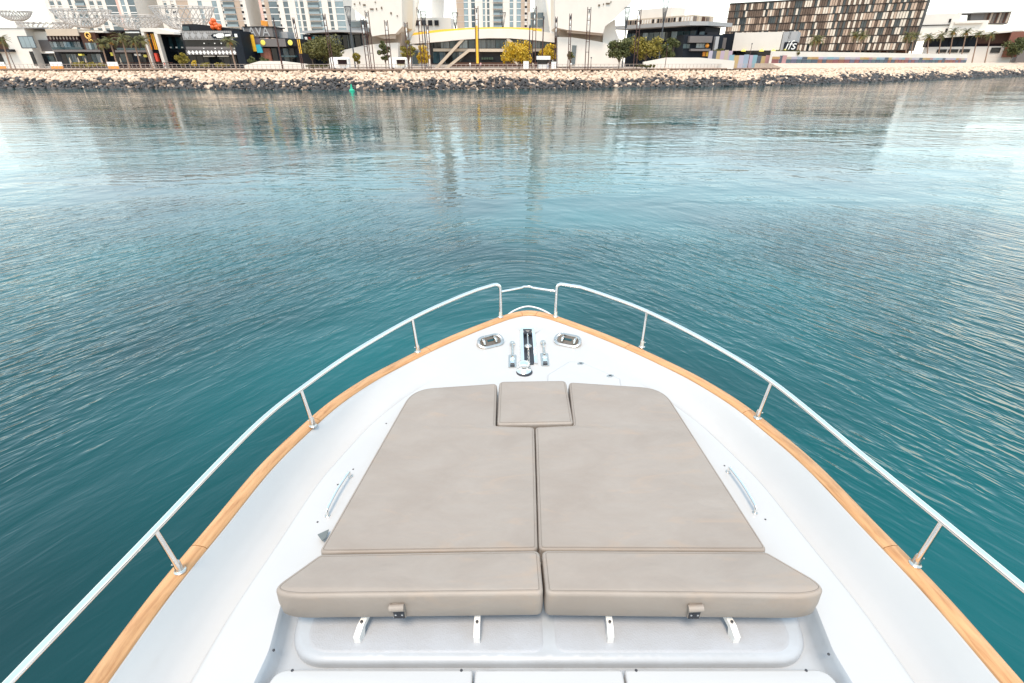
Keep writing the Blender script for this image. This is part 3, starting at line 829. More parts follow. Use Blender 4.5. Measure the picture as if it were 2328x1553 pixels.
# rock armour: 300 largest as single rocks, the rest as one heap
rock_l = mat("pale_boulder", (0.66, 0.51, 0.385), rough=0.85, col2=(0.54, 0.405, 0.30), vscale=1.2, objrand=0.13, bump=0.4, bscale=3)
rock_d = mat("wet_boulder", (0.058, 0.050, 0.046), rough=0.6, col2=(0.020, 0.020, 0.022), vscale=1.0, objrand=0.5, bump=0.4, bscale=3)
rock_b = mat("brown_boulder", (0.34, 0.24, 0.175), rough=0.8, col2=(0.17, 0.12, 0.09), vscale=1.0, objrand=0.3, bump=0.4, bscale=3)
def rock_shape(seed):
    r_ = np.random.default_rng(seed)
    bm = bmesh.new()
    p = r_.normal(size=(22, 3)); p /= np.linalg.norm(p, axis=1)[:, None]
    p *= (0.44 + 0.11 * r_.random((22, 1))) * np.array([1.25, 1.0, 0.78])
    for q in p: bm.verts.new(q)
    bmesh.ops.convex_hull(bm, input=bm.verts)
    bmesh.ops.delete(bm, geom=[v for v in bm.verts if not v.link_faces], context='VERTS')
    bm.verts.index_update()
    me = bpy.data.meshes.new("rock_shape"); bm.to_mesh(me); bm.free()
    V_ = [tuple(v.co) for v in me.vertices]; F_ = [tuple(f.vertices) for f in me.polygons]
    bpy.data.meshes.remove(me); return V_, F_
SHAPES = [rock_shape(100 + i) for i in range(14)]
rock_me = {}
for i, (V_, F_) in enumerate(SHAPES):
    for nm, m_ in (("l", rock_l), ("d", rock_d), ("b", rock_b)):
        rock_me[(i, nm)] = MB().add(V_, F_).mesh("rock", m_)
rocks = []
s = s_of_x(-200)
s_end = s_of_x(330)
while s < s_end:
    far = max(0.0, (shore_at(s)[1] - 150) / 150)
    step = 0.74 * (1 + 0.5 * far)
    for t in np.arange(-0.02, 1.02, 0.092 * (1 + 0.3 * far)):
        tt = t + rng.normal() * 0.03; ss = s + rng.normal() * 0.3
        x, y, _ = shore_at(ss, 0.0 + tt * 8.0)
        z = -0.35 + tt * 4.45
        if z > 4.2: continue
        edge = 2.05 + 0.55 * math.sin(ss * 0.21) * math.sin(ss * 0.077 + 1) + rng.normal() * 0.34
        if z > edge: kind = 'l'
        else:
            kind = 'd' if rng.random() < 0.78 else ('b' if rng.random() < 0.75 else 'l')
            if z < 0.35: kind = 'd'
        sz = (0.95 + 0.40 * rng.random()) * (0.95 if kind == 'l' else 1.0) * (1 + 0.4 * far)
        if rng.random() < 0.06: sz *= 1.35
        rocks.append((x, y, z - 0.12, sz, kind, int(rng.integers(14)), np.array((0.45 + rng.normal() * 0.3, rng.normal() * 0.3, rng.random() * 6.28))))
    s += step
order = sorted(range(len(rocks)), key=lambda i: -rocks[i][3] / math.hypot(rocks[i][0], rocks[i][1]))
single = set([i for i in order if abs(rocks[i][0]) < 120][:300])
heap = {"l": MB(), "d": MB(), "b": MB()}
from mathutils import Euler
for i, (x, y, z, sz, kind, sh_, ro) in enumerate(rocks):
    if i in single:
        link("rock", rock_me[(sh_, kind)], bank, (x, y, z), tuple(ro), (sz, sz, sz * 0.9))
    else:
        M_ = np.array(Euler(tuple(ro)).to_matrix()) * sz
        V_ = (np.array(SHAPES[sh_][0]) @ M_.T) + np.array((x, y, z))
        heap[kind].add([tuple(p) for p in V_], SHAPES[sh_][1])
hp_ = MB(); mi = []
for k, q in heap.items():
    mi += [{"l": 0, "d": 1, "b": 2}[k]] * len(q.f); hp_.add(q.v, q.f)
hme = hp_.mesh("rock_heap", rock_l, recalc=False)
def rand_island(m_, base):
    """give the heap's stones their own tone through Random Per Island"""
    c = base.copy(); c.name = m_
    n, l = c.node_tree.nodes, c.node_tree.links
    oi = [q for q in n if q.type == 'OBJECT_INFO'][0]; mr = [q for q in n if q.type == 'MAP_RANGE'][0]
    g = n.new("ShaderNodeNewGeometry"); l.new(g.outputs["Random Per Island"], mr.inputs["Value"])
    return c
hme.materials.clear()
for nm, m_ in (("pale_boulder_heap", rock_l), ("wet_boulder_heap", rock_d), ("brown_boulder_heap", rock_b)): hme.materials.append(rand_island(nm, m_))
hme.polygons.foreach_set("material_index", mi)
tag(link("rock_heap", hme, bank), kind="stuff")

# kerb of the promenade: overhanging edge, shade below painted as a dark strip
k0, k1 = s_of_x(-230), s_of_x(88)
kb = sweep([(7.3, 4.22), (7.3, 4.52), (9.6, 4.52), (9.6, 4.22)], k0, k1, 3).build("kerb", kerb_m)
tag(kb, "long brown stone kerb edging the promenade above the rocks", kind="structure")
sweep([(8.3, 3.75), (8.3, 4.218), (9.0, 4.218), (9.0, 3.75)], k0, k1, 3).build("gap_shade", dark_gap, kb)

# sandy slope up to the terrace wall on the right
tag(sweep([(7.4, 3.3), (7.6, 4.35), (12.5, 5.75), (18.2, 5.75), (18.2, 3.3)], s_of_x(90), s_of_x(330), 4).build("sand_slope", mat("pale_sand", (0.55, 0.43, 0.33), rough=0.9, var=0.2, vscale=0.4)), "pale sandy slope between rocks and painted terrace wall", kind="structure")
# railing
rail_m = mat("rail_paint", (0.42, 0.33, 0.28), rough=0.4)
r0, r1 = s_of_x(-150), s_of_x(86)
rx, ry, _ = shore_at(r0, 8.0)
railing = thing("promenade_railing", "long pale post and bar railing along the promenade edge", "railing", (0, 0, 0))
pm = MB().box(-0.045, 0.045, -0.03, 0.03, 0, 1.08).mesh("post", rail_m)
s = r0
while s < r1:
    x, y, a = shore_at(s, 8.0); link("post", pm, railing, (x, y, 4.52), (0, 0, a)); s += 1.25
for z, w in ((5.60, 0.045), (5.10, 0.02), (4.72, 0.02)):
    sweep([(8.0 - w, z - w), (8.0 - w, z + w * 0.9), (8.0 + w, z + w * 0.9), (8.0 + w, z - w)], r0, r1, 4).build("bar", rail_m, railing)

# ------------------------------------------------------------------ facade tool
class Fac:
    def __init__(s, name, label, cat, pl, pr, YL, YR=None, group=None, z0=GZ):
        YR = YR or YL
        A, B = at(pl[0], pl[1], YL), at(pr[0], pr[1], YR)
        s.A = Vector((A.x, A.y)); s.d = (Vector((B.x, B.y)) - s.A); s.L = s.d.length; s.d.normalize()
        s.n = Vector((-s.d.y, s.d.x)); s.z0 = z0
        s.root = thing(name, label, cat, (A.x, A.y, z0), math.atan2(s.d.y, s.d.x), group)
    def S(s, px, py, y=0.0):
        r = ray(px, py); A = s.A + s.n * y
        k = A.dot(s.n) / (r[0] * s.n.x + r[1] * s.n.y)
        return (Vector((r[0], r[1])) * k - A).dot(s.d)
    def Z(s, py, sx, y=0.0):
        p = s.A + s.d * sx + s.n * y
        return at(CX, py, p.y).z - s.z0
    def rect(s, px0, px1, pt, pb, y=0.0):
        a, b_ = s.S(px0, pb, y), s.S(px1, pb, y); m_ = (a + b_) / 2
        return a, b_, max(0.0, s.Z(pb, m_, y)), s.Z(pt, m_, y)
    def box(s, name, m_, px0, px1, pt, pb, y0=0.0, y1=6.0, parent=None, ground=False):
        a, b_, z0, z1 = s.rect(px0, px1, pt, pb, y0)
        if ground: z0 = -0.3
        return MB().box(a, b_, y0, y1, z0, z1).build(name, m_, parent or s.root)
    def row(s, name, m_, px0, px1, pt, pb, n, y0, y1, gap=0.1, parent=None, mats=None):
        a, b_, z0, z1 = s.rect(px0, px1, pt, pb, y0)
        w = (b_ - a) / n; me = {}
        for i in range(n):
            mm = (mats[i % len(mats)] if mats else m_)
            if mm.name not in me: me[mm.name] = MB().box(-w * (1 - gap) / 2, w * (1 - gap) / 2, y0, y1, z0, z1).mesh(name, mm)
            link(name, me[mm.name], parent or s.root, (a + w * (i + 0.5), 0, 0))
    def poly(s, name, m_, pts, y0, y1, parent=None):
        q = []
        for px, py in pts:
            sx = s.S(px, py, y0); q.append((sx, s.Z(py, sx, y0)))
        return MB().prism(q, y0, y1).build(name, m_, parent or s.root)
    def bar(s, name, m_, pts, w, y0, y1, parent=None):
        """a flat bar of width w (m) along px points"""
        q = [Vector((s.S(px, py, y0), s.Z(py, s.S(px, py, y0), y0))) for px, py in pts]
        lft, rgt = [], []
        for i, p in enumerate(q):
            t = (q[min(i + 1, len(q) - 1)] - q[max(i - 1, 0)]).normalized(); nn = Vector((-t.y, t.x)) * w / 2
            lft.append(p + nn); rgt.append(p - nn)
        return MB().prism([tuple(p) for p in lft + rgt[::-1]], y0, y1).build(name, m_, parent or s.root)

W_ = mat("white_render", (0.70, 0.64, 0.57), rough=0.7, var=0.06, vscale=0.2)
CREAM = mat("cream_stone", (0.52, 0.42, 0.32), rough=0.7, var=0.08, vscale=0.3)
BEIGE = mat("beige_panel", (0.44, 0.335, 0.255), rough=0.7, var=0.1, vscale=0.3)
GLASS = mat("blue_glass", (0.07, 0.105, 0.125), rough=0.08, spec=0.8, var=0.4, vscale=0.25)
GLASSL = mat("pale_glass", (0.20, 0.27, 0.30), rough=0.08, spec=0.8, var=0.3, vscale=0.3)
GLASSD = mat("dark_glass", (0.010, 0.014, 0.018), rough=0.08, spec=0.3, var=0.5, vscale=0.5)
TEAL = mat("teal_glass", (0.022, 0.060, 0.075), rough=0.08, spec=0.45, var=0.5, vscale=0.6)
NAVY = mat("navy_cladding", (0.010, 0.014, 0.021), rough=0.6, spec=0.2, var=0.2, vscale=0.5)
CHAR = mat("charcoal_cladding", (0.022, 0.022, 0.025), rough=0.7, spec=0.2, var=0.25, vscale=0.4)
GREY = mat("grey_cladding", (0.17, 0.152, 0.145), rough=0.7, spec=0.25, var=0.12, vscale=0.6)
GREYL = mat("light_grey_cladding", (0.38, 0.37, 0.365), rough=0.6, var=0.1, vscale=0.4)
BROWN = mat("brown_timber", (0.090, 0.042, 0.028), rough=0.7, spec=0.2, var=0.3, vscale=1.5)
MAROON = mat("maroon_cladding", (0.040, 0.020, 0.021), rough=0.7, spec=0.2, var=0.3, vscale=0.8)
TAUPE = mat("taupe_louvre", (0.17, 0.125, 0.10), rough=0.7, var=0.2, vscale=0.8)
ORANGE = mat("orange_paint", (0.75, 0.28, 0.03), rough=0.5)
YEL = mat("yellow_paint", (0.80, 0.46, 0.03), rough=0.5)
LEMON = mat("lemon_sign", (0.85, 0.72, 0.12), rough=0.5)
REDB = mat("red_brick", (0.26, 0.10, 0.065), rough=0.8, var=0.3, vscale=2)
RED = mat("signal_red", (0.62, 0.06, 0.03), rough=0.5)
CYAN = mat("cyan_screen", (0.05, 0.42, 0.55), rough=0.4)
GOLD = mat("gold_sign", (0.85, 0.50, 0.12), rough=0.4)
RUST = mat("rust_brown_steel", (0.075, 0.026, 0.017), rough=0.55, var=0.3, vscale=1)
DARKM = mat("dark_steel", (0.05, 0.055, 0.065), rough=0.5)
LAMP = mat("white_fitting", (0.82, 0.80, 0.76), rough=0.4)

def text_mesh(txt, size, m_, shear=0.0, depth=0.05):
    cu = bpy.data.curves.new("lettering", 'FONT'); cu.body = txt; cu.size = size; cu.shear = shear; cu.extrude = depth
    cu.align_x = 'CENTER'
    o_ = bpy.data.objects.new("lettering", cu); COL.objects.link(o_)
    dg = bpy.context.evaluated_depsgraph_get(); dg.update()
    me = bpy.data.meshes.new_from_object(o_.evaluated_get(dg))
    bpy.data.objects.remove(o_); bpy.data.curves.remove(cu)
    me.materials.clear(); me.materials.append(m_)
    return me
# ------------------------------------------------------------------ towers far behind
def tower(label, px0, px1, pyref, Y, cols, storey=3.4, top=51.0, depth=26, body=None, seed=0):
    f = Fac("apartment_tower", label, "tower", (px0, pyref), (px1, pyref), Y)
    L = f.L; r_ = np.random.default_rng(seed)
    MB().box(0, L, 0.35, depth, -0.3, top).build("wall", body or W_, f.root)
    tot = sum(c[0] for c in cols); x = 0.0
    zvis = f.Z(-14, L / 2); n_all = int(top / storey) - 1
    up = {}
    for w, kind in cols:
        w = w / tot * L; a, b_ = x, x + w; x = b_
        if kind in ('wall', 'beige', 'pink'):
            m_ = {'wall': W_, 'beige': BEIGE, 'pink': mat("pink_pier", (0.62, 0.40, 0.33), rough=0.7)}[kind]
            MB().box(a + 0.03, b_ - 0.03, 0.0 if kind != 'beige' else 0.12, 0.349, -0.2, top - 0.6).build("pier", m_, f.root)
            continue
        gm = {'glass': GLASSL, 'dark': GLASS, 'balc': GLASS, 'win': GLASS, 'slot': CHAR}[kind]
        hh = {'glass': 3.0, 'dark': 2.9, 'balc': 2.5, 'win': 2.0, 'slot': 1.3}[kind]
        inset_ = 0.25 if kind in ('win',) else 0.06
        me = MB().box(a + inset_, b_ - inset_, 0.18, 0.346, 0, hh).mesh("window", gm)
        sl = MB().box(a + 0.02, b_ - 0.02, -0.9 if kind == 'balc' else 0.08, 0.17, -0.28, 0.0).mesh("balcony_slab" if kind == 'balc' else "sill", LAMP if kind != 'balc' else GREYL)
        bl = MB().box(a + 0.05, b_ - 0.05, -0.88, -0.84, 0.0, 1.05).mesh("balustrade", GLASSL)
        hi = MB(); hs = MB()
        for k in range(1, n_all):
            z = k * storey + 0.5
            if z < zvis:
                win = link("window", me, f.root, (0, 0, z))
                link("balcony_slab" if kind == 'balc' else "sill", sl, f.root, (0, 0, z))
                if kind == 'balc': link("balustrade", bl, f.root, (0, 0, z))
            else:
                hi.box(a + inset_, b_ - inset_, 0.18, 0.346, z, z + hh); hs.box(a + 0.02, b_ - 0.02, -0.9 if kind == 'balc' else 0.08, 0.17, z - 0.28, z)
        if hi.f:
            tag(hi.build("upper_windows", gm, f.root), kind="stuff"); tag(hs.build("upper_slabs", GREYL, f.root), kind="stuff")
    # thin shadow joints at each floor on the piers
    jt = mat("floor_joint", (0.52, 0.49, 0.47), rough=0.8)
    jm = MB().box(0.02, L - 0.02, -0.012, 0.0, 0, 0.14).mesh("floor_joint", jt)
    hj = MB()
    for k in range(1, n_all):
        z = k * storey + 0.1
        if z < zvis: link("floor_joint", jm, f.root, (0, 0, z))
    MB().box(-0.3, L + 0.3, -0.3, depth + 0.3, top, top + 1.2).build("parapet", GREYL, f.root)
    return f
tower("white apartment tower at far left behind the lattice canopies with blue windows", 122, 322, 64, 360,
      [(6, 'wall'), (6, 'win'), (4, 'wall'), (5, 'win'), (9, 'wall'), (4, 'dark'), (5, 'wall'), (12, 'balc'), (5, 'wall'), (6, 'win'), (4, 'wall'), (6, 'win'), (5, 'wall'), (13, 'dark'), (3, 'pink'), (3, 'wall'), (5, 'glass'), (4, 'wall'), (8, 'dark')], seed=1)
tower("white and beige apartment tower rising behind the diamond patterned restaurant", 372, 569, 59, 370,
      [(7, 'wall'), (4, 'win'), (5, 'wall'), (4, 'slot'), (3, 'wall'), (14, 'beige'), (12, 'wall'), (5, 'glass'), (12, 'wall'), (6, 'glass'), (5, 'wall'), (2, 'slot'), (14, 'balc'), (7, 'beige'), (3, 'slot'), (4, 'wall')], seed=2)
tower("pale blue glazed apartment tower behind the grey sign block and big tree", 600, 788, 68, 372,
      [(4, 'pink'), (4, 'slot'), (6, 'beige'), (12, 'dark'), (2, 'slot'), (7, 'wall'), (7, 'dark'), (10, 'wall'), (4, 'glass'), (3, 'wall'), (5, 'dark'), (6, 'wall'), (16, 'balc'), (4, 'glass'), (9, 'wall'), (5, 'dark'), (5, 'wall'), (12, 'glass')], seed=3)
tower("cream and glass apartment tower seen between the tall white legs", 1039, 1205, 62, 380,
      [(12, 'beige'), (7, 'glass'), (5, 'wall'), (6, 'dark'), (12, 'wall'), (4, 'glass'), (3, 'wall'), (4, 'dark'), (6, 'wall'), (15, 'balc'), (11, 'wall'), (6, 'glass'), (5, 'wall'), (7, 'glass'), (6, 'beige'), (4, 'slot'), (5, 'beige')], seed=4)

# ------------------------------------------------------------------ lattice canopies
lat_m = mat("white_lattice_steel", (0.46, 0.43, 0.40), rough=0.5)
def canopy(label, px, py_rim, hw, py_bot, Y):
    c = at(px, py_rim, Y); d = Y * _cp - (c.z - CAM_Z) * _sp
    Rr = hw / F_PX * d; zb_ = at(CX, py_bot, Y).z; H = c.z - zb_
    root = thing("lattice_canopy", label, "canopy", (c.x, Y + Rr * 0.5, GZ), 0, "white lattice canopies above the shops")
    z0 = zb_ - GZ; q = MB(); n = 30; m_ = 9
    def P(t, a):
        r_ = 1.1 + (Rr - 1.1) * (t ** 0.62); z = z0 + H * (0.10 * t + 0.72 * t ** 1.25 + 0.18 * t ** 3)
        return (r_ * math.cos(a), 0.55 * r_ * math.sin(a), z)
    for k in range(n):
        for sgn in (-1, 1):
            q.tube([P(j / m_, 2 * math.pi * k / n + sgn * 0.75 * j / m_) for j in range(m_ + 1)], 0.13, 4, caps=False)
    q.build("lattice", lat_m, root)
    for t in (1.0, 0.62):
        MB().tube([P(t, 2 * math.pi * k / 40) for k in range(40)], 0.16, 5, closed=True).build("ring", lat_m, root)
    top_ = MB()                         # flat spokes of the roof
    for k in range(18):
        a = 2 * math.pi * k / 18
        top_.tube([(0, 0, z0 + H * 0.92), P(1.0, a)], 0.07, 4, caps=False)
    top_.build("spokes", lat_m, root)
    MB().lathe([(1.5, -0.2), (1.15, 1.5), (1.1, z0 + 0.3)], (0, 0, 0), 14).build("column", W_, root, smooth=True, auto=40)
canopy("white lattice canopy cut off by the left edge of the picture", 14, 24, 40, 47, 255)
canopy("low white lattice canopy behind the white house at far left", 78, 50, 66, 74, 250)
canopy("white lattice canopy over the restaurant with the gold emblem", 158, 20, 68, 62, 245)
canopy("white lattice canopy above the row of palms", 286, 34, 70, 68, 240)
canopy("white lattice canopy with thick column above the dark glass shop", 392, 13, 74, 70, 235)

# ------------------------------------------------------------------ left shops
YS = 186
f = Fac("white_house", "plain white flat roofed house at far left with one wide window", "house", (-60, 148), (88, 148), YS)
f.box("wall", W_, -60, 88, 63.5, 150, 0, 14, ground=True)
f.box("roof_edge", GREYL, -62, 88.6, 62.3, 64, -0.2, 14.3)
wf = f.box("window", DARKM, 49, 84, 82, 109.5, -0.10, -0.004)
f.row("pane", GLASSL, 51, 82.5, 83.5, 108.3, 3, -0.15, -0.104, 0.06, wf)
f.box("door", GLASSD, 78, 86.5, 117, 149, -0.12, -0.004)
f.box("terrace_opening", BROWN, -6, 20, 84, 112, -0.1, -0.004)
f.box("balcony", CHAR, -20, 27, 112, 118, -1.6, -0.11)
f.box("shop_window", GLASSD, -10, 12, 121, 146, -0.12, -0.004)
f = Fac("link_building", "low white link building with grey shutter beside the white house", "building", (88.5, 148), (134, 148), YS + 3)
f.box("wall", W_, 88.5, 134, 72, 150, 0, 10, ground=True)
f.box("shutter", GREY, 96, 120, 91, 117, -0.15, -0.004)
f.box("awning", LAMP, 104, 126, 117, 121, -1.4, -0.16)
f.box("entrance", GLASSD, 99, 132, 122, 149, -0.12, -0.004)
f.box("door", TEAL, 114, 128, 127, 147, -0.2, -0.125)

f = Fac("restaurant", "two storey dark restaurant with cream roof band and gold emblem on brown timber", "restaurant", (135, 148), (243, 148), YS - 2)
f.box("wall", CHAR, 135, 243, 84, 150, 1.2, 14, ground=True)
f.box("roof_band", CREAM, 107.5, 180, 65.5, 81.5, -0.4, 13.8)
f.box("roof_band", W_, 181, 236, 71, 74, 0.2, 13.8)
f.box("soffit", MAROON, 110, 182, 82, 94, 0.5, 1.19)
for k in range(9):
    s_ = f.S(117 + k * 7.5, 92, 0.3); z = f.Z(90, s_, 0.3)
    MB().lathe([(0.16, 0), (0.24, 0.3), (0.10, 0.8), (0.03, 1.1)], (s_, 0.25, z), 10).build("pendant_lamp", mat("lamp_shade", (0.42, 0.33, 0.26), rough=0.6), f.root)
f.row("window", GLASS, 118, 187, 95, 112.5, 9, 0.9, 1.18, 0.12, mats=[GLASS, GLASSL, TEAL, GLASS, GLASSL, GLASSL, TEAL, GLASS])
tp = f.box("timber_panel", BROWN, 195.5, 229, 73.5, 117, -0.2, 1.18)
f.row("window", GLASSL, 197, 223, 97.5, 112.5, 4, -0.3, -0.21, 0.12, mats=[GLASS, GLASSL, TEAL, GLASS])
sx = f.S(201, 84, -0.3); zz = f.Z(84, sx, -0.3)
em = MB().tube([(sx + 0.78 * math.cos(a), -0.34, zz + 0.35 + 0.80 * math.sin(a)) for a in np.linspace(-0.9, 4.6, 18)], 0.20, 6)
em.tube([(sx + 0.1, -0.34, zz + 0.4), (sx + 0.35, -0.34, zz), (sx, -0.34, zz - 0.35), (sx + 0.5, -0.34, zz - 0.7), (sx + 0.1, -0.34, zz - 1.1)], 0.17, 6)
em.tube([(sx + 0.5, -0.34, zz - 0.6), (sx + 1.05, -0.34, zz - 1.2)], 0.14, 6); em.tube([(sx - 0.2, -0.34, zz - 0.7), (sx - 0.1, -0.34, zz - 1.2)], 0.14, 6)
em.build("emblem", GOLD, f.root, smooth=True)
f.box("floor_band", GREY, 122, 229, 113, 118, -0.6, 1.17)
f.box("terrace_glass", TEAL, 119, 188, 107.5, 112.6, -0.5, -0.45)
f.row("shop_window", TEAL, 146, 236, 123, 146, 8, 1.0, 1.19, 0.08, mats=[GLASSD, TEAL, GLASS, GLASSD, TEAL])
f.box("sign", LEMON, 178.5, 186.5, 122.5, 126.5, -0.2, 0.99)

f = Fac("shop_row", "maroon clad shops with black terrace opening behind the row of palms", "shops", (243.5, 148), (338, 148), YS + 1)
f.box("wall", MAROON, 243.5, 338, 74, 150, 1.0, 14, ground=True)
f.box("roof_beam", CHAR, 243, 322, 68.5, 71.5, -0.6, 13)
f.box("timber_panel", BROWN, 246, 280, 76, 92, 0.7, 0.99)
f.box("terrace_opening", GLASSD, 289, 322, 75.5, 90, 0.7, 0.99)
f.box("awning", LAMP, 285, 317, 71.8, 75, -0.5, 0.99)
f.box("balustrade", TEAL, 266, 332, 109, 114, -0.9, -0.84)
f.box("floor_band", GREY, 262, 334, 114.2, 119, -0.95, 0.98)
f.row("shop_window", GLASSD, 250, 336, 122, 147, 6, 0.8, 0.99, 0.1, mats=[NAVY, GLASSD, TEAL, GLASSD])
f.box("sign", LEMON, 252, 257, 119.3, 127, 0.3, 0.79)
f.box("sign", LEMON, 327, 334, 124.5, 130, 0.3, 0.79)
f.box("sign", LAMP, 306, 320, 122, 127, 0.3, 0.79)

f = Fac("portal_shop", "white framed portal shop front with tall orange louvres", "shop", (344, 150), (379, 150), YS - 5)
f.box("wall", NAVY, 346, 377, 72, 150, 1.2, 12, ground=True)
f.box("frame_post", W_, 344, 350.5, 72.2, 153, -0.5, 1.19, ground=True)
f.box("frame_post", W_, 372, 378.5, 72.2, 153, -0.5, 1.19, ground=True)
a, b_, z0, z1 = f.rect(344, 378.5, 64, 72, -0.6)
f.poly("frame_beam", W_, [(317.5, 63.5), (357, 63.5), (393, 72.5), (397, 78), (356, 77), (349, 72.3), (320, 72.3)], -0.6, 11)
f.row("louvre", ORANGE, 343, 367, 77, 113, 6, 0.4, 0.9, 0.45, mats=[ORANGE, MAROON, ORANGE, YEL])
f.box("pillar", RED, 355, 360.5, 121, 140, -0.2, 0.8)
f.box("shop_window", GLASSD, 352, 371, 121, 148, 0.9, 1.19)

f = Fac("glass_shop", "dark teal glazed shop block between the white portal and the diamond fascia", "shop", (379.5, 150), (428, 150), YS)
f.box("wall", NAVY, 379.5, 428, 70, 150, 1.0, 13, ground=True)
f.box("roof_band", CHAR, 363, 418, 78.5, 83.5, -0.2, 0.99)
f.row("window", TEAL, 372, 421, 84, 112, 6, 0.7, 0.99, 0.08, mats=[TEAL, GLASSD, TEAL, GLASSD, TEAL])
for k in range(4): f.box("wall_lamp", LAMP, 373.5 + 13 * k, 377 + 13 * k, 106.5, 109.5, 0.4, 0.69)
f.row("shop_window", GLASSD, 381, 427, 118, 148, 4, 0.7, 0.99, 0.1)

# ---- diamond restaurant
def diamond_material():
    m = bpy.data.materials.new("woven_diamond_panel"); m.use_nodes = True
    n, l = m.node_tree.nodes, m.node_tree.links; b = n["Principled BSDF"]; b.inputs["Roughness"].default_value = 0.6
    tc = n.new("ShaderNodeTexCoord"); mp = n.new("ShaderNodeMapping"); mp.inputs["Rotation"].default_value = (0, R(45), 0)
    l.new(tc.outputs["Object"], mp.inputs[0])
    ch = n.new("ShaderNodeTexChecker"); ch.inputs["Scale"].default_value = 2.2
    ch.inputs[1].default_value = (0.30, 0.28, 0.265, 1); ch.inputs[2].default_value = (0.17, 0.16, 0.155, 1)
    l.new(mp.outputs[0], ch.inputs["Vector"]); l.new(ch.outputs[0], b.inputs["Base Color"]); return m
DIA = diamond_material()
f = Fac("diamond_restaurant", "restaurant with grey diamond patterned fascia and long white nameboard", "restaurant", (430, 150), (543, 150), YS - 6)
f.box("wall", CHAR, 430, 543, 74, 150, 1.5, 14, ground=True)
f.box("upper_fascia", DIA, 417, 533, 70, 90.5, -0.8, 1.49)
for k in range(4):
    s_ = f.S(424.5 + 14.3 * k, 82, -0.85); z = f.Z(80.5, s_, -0.85); 
    MB().prism([(s_ - 0.88, z), (s_, z - 0.95), (s_ + 0.88, z), (s_, z + 0.95)], -0.86, -0.80).build("diamond", GREYL, f.root)
nb = f.poly("nameboard", NAVY, [(479, 81), (484, 76.5), (520, 75.5), (527, 81), (521, 86.5), (486, 87.5)], -1.0, -0.805)
f.poly("lettering_plate", LAMP, [(491, 78), (496, 76), (507, 76), (509, 78.5), (510, 84), (505, 86), (494, 86), (491, 83)], -1.08, -1.002, nb)
f.poly("lettering_plate", LAMP, [(485.5, 78.5), (490.3, 78.5), (490.3, 82.5), (485.5, 82.5)], -1.08, -1.002, nb)
f.poly("lettering_plate", LAMP, [(511, 78), (524, 77.5), (524.5, 82), (511.5, 83)], -1.08, -1.002, nb)
f.box("terrace_opening", GLASSD, 423, 536, 91, 106, 0.8, 1.49)
f.box("terrace_rail", GREY, 424, 538, 106.2, 113, -0.5, 1.48)
for k, px in enumerate((463, 487, 502, 462, 488, 503, 532)):
    f.box("terrace_lamp", LAMP, px, px + 2.5, 97.5 if k < 3 else 109, 99.8 if k < 3 else 111.3, -0.62, -0.52)
f.box("lower_fascia", GREY, 425, 541, 114, 124.8, -0.9, 1.47)
for k in range(13):
    s_ = f.S(430 + 8.6 * k, 119.5, -0.95); z = f.Z(119.5, s_, -0.95)
    MB().prism([(s_ - 0.52, z), (s_, z - 0.60), (s_ + 0.52, z), (s_, z + 0.60)], -0.96, -0.90).build("diamond", LAMP, f.root)
f.row("shop_window", GLASSD, 436, 541, 126.5, 148, 7, 1.2, 1.49, 0.08)
f.box("strip_light", LAMP, 462, 488, 126.8, 129, 0.6, 1.19); f.box("strip_light", LAMP, 494, 520, 126.8, 129, 0.6, 1.19)
f.poly("roof_storey", CHAR, [(414, 69.6), (414, 55), (444, 54.5), (500, 61), (545, 66.5), (545, 69.6)], 4, 12)
f.box("roof_window", TEAL, 416, 431, 60, 69, 3.7, 3.99)
f.box("slab_tower", NAVY, 543.5, 561, 70, 148, -1.4, 10, ground=True)
f.box("wall_sign", LAMP, 534, 540, 77, 84.5, -1.6, -0.9)
# orange sculpture on the roof
c = at(489, 58, YS - 3)
q = MB()
for dx, dz, r_ in ((-0.9, 0.5, 0.75), (-0.2, 1.2, 0.8), (-0.8, -0.5, 0.7), (0.5, -0.4, 0.8), (1.3, -0.2, 0.7), (0.2, 0.3, 0.7), (1.0, -0.9, 0.6)):
    pts_ = []
    for i in range(7):
        a = math.pi * i / 6; pts_.append((max(0.02, r_ * math.sin(a)) * (1 + 0.12 * math.sin(5 * i)), -r_ * math.cos(a)))
    q.lathe(pts_, (dx, 0, dz), 9)
fl = q.build("balloon_sculpture", mat("bright_orange_red", (0.75, 0.12, 0.02), rough=0.4), None, smooth=True)
fl.location = c; tag(fl, "cluster of bright orange red balloons on the diamond restaurant roof", "sculpture")
q = MB().slab(ccw(round_poly([(-1, -0.8), (1, -0.8), (1, 0.8), (-1, 0.8)], 0.3, 4)), 0, 1.35)
fl = q.build("roof_lantern", ORANGE); c = at(602, 59, YS + 4); fl.location = c; fl.rotation_euler = (0, R(6), 0.3)
tag(fl, "orange box lantern on top of the grey sign block", "lantern")

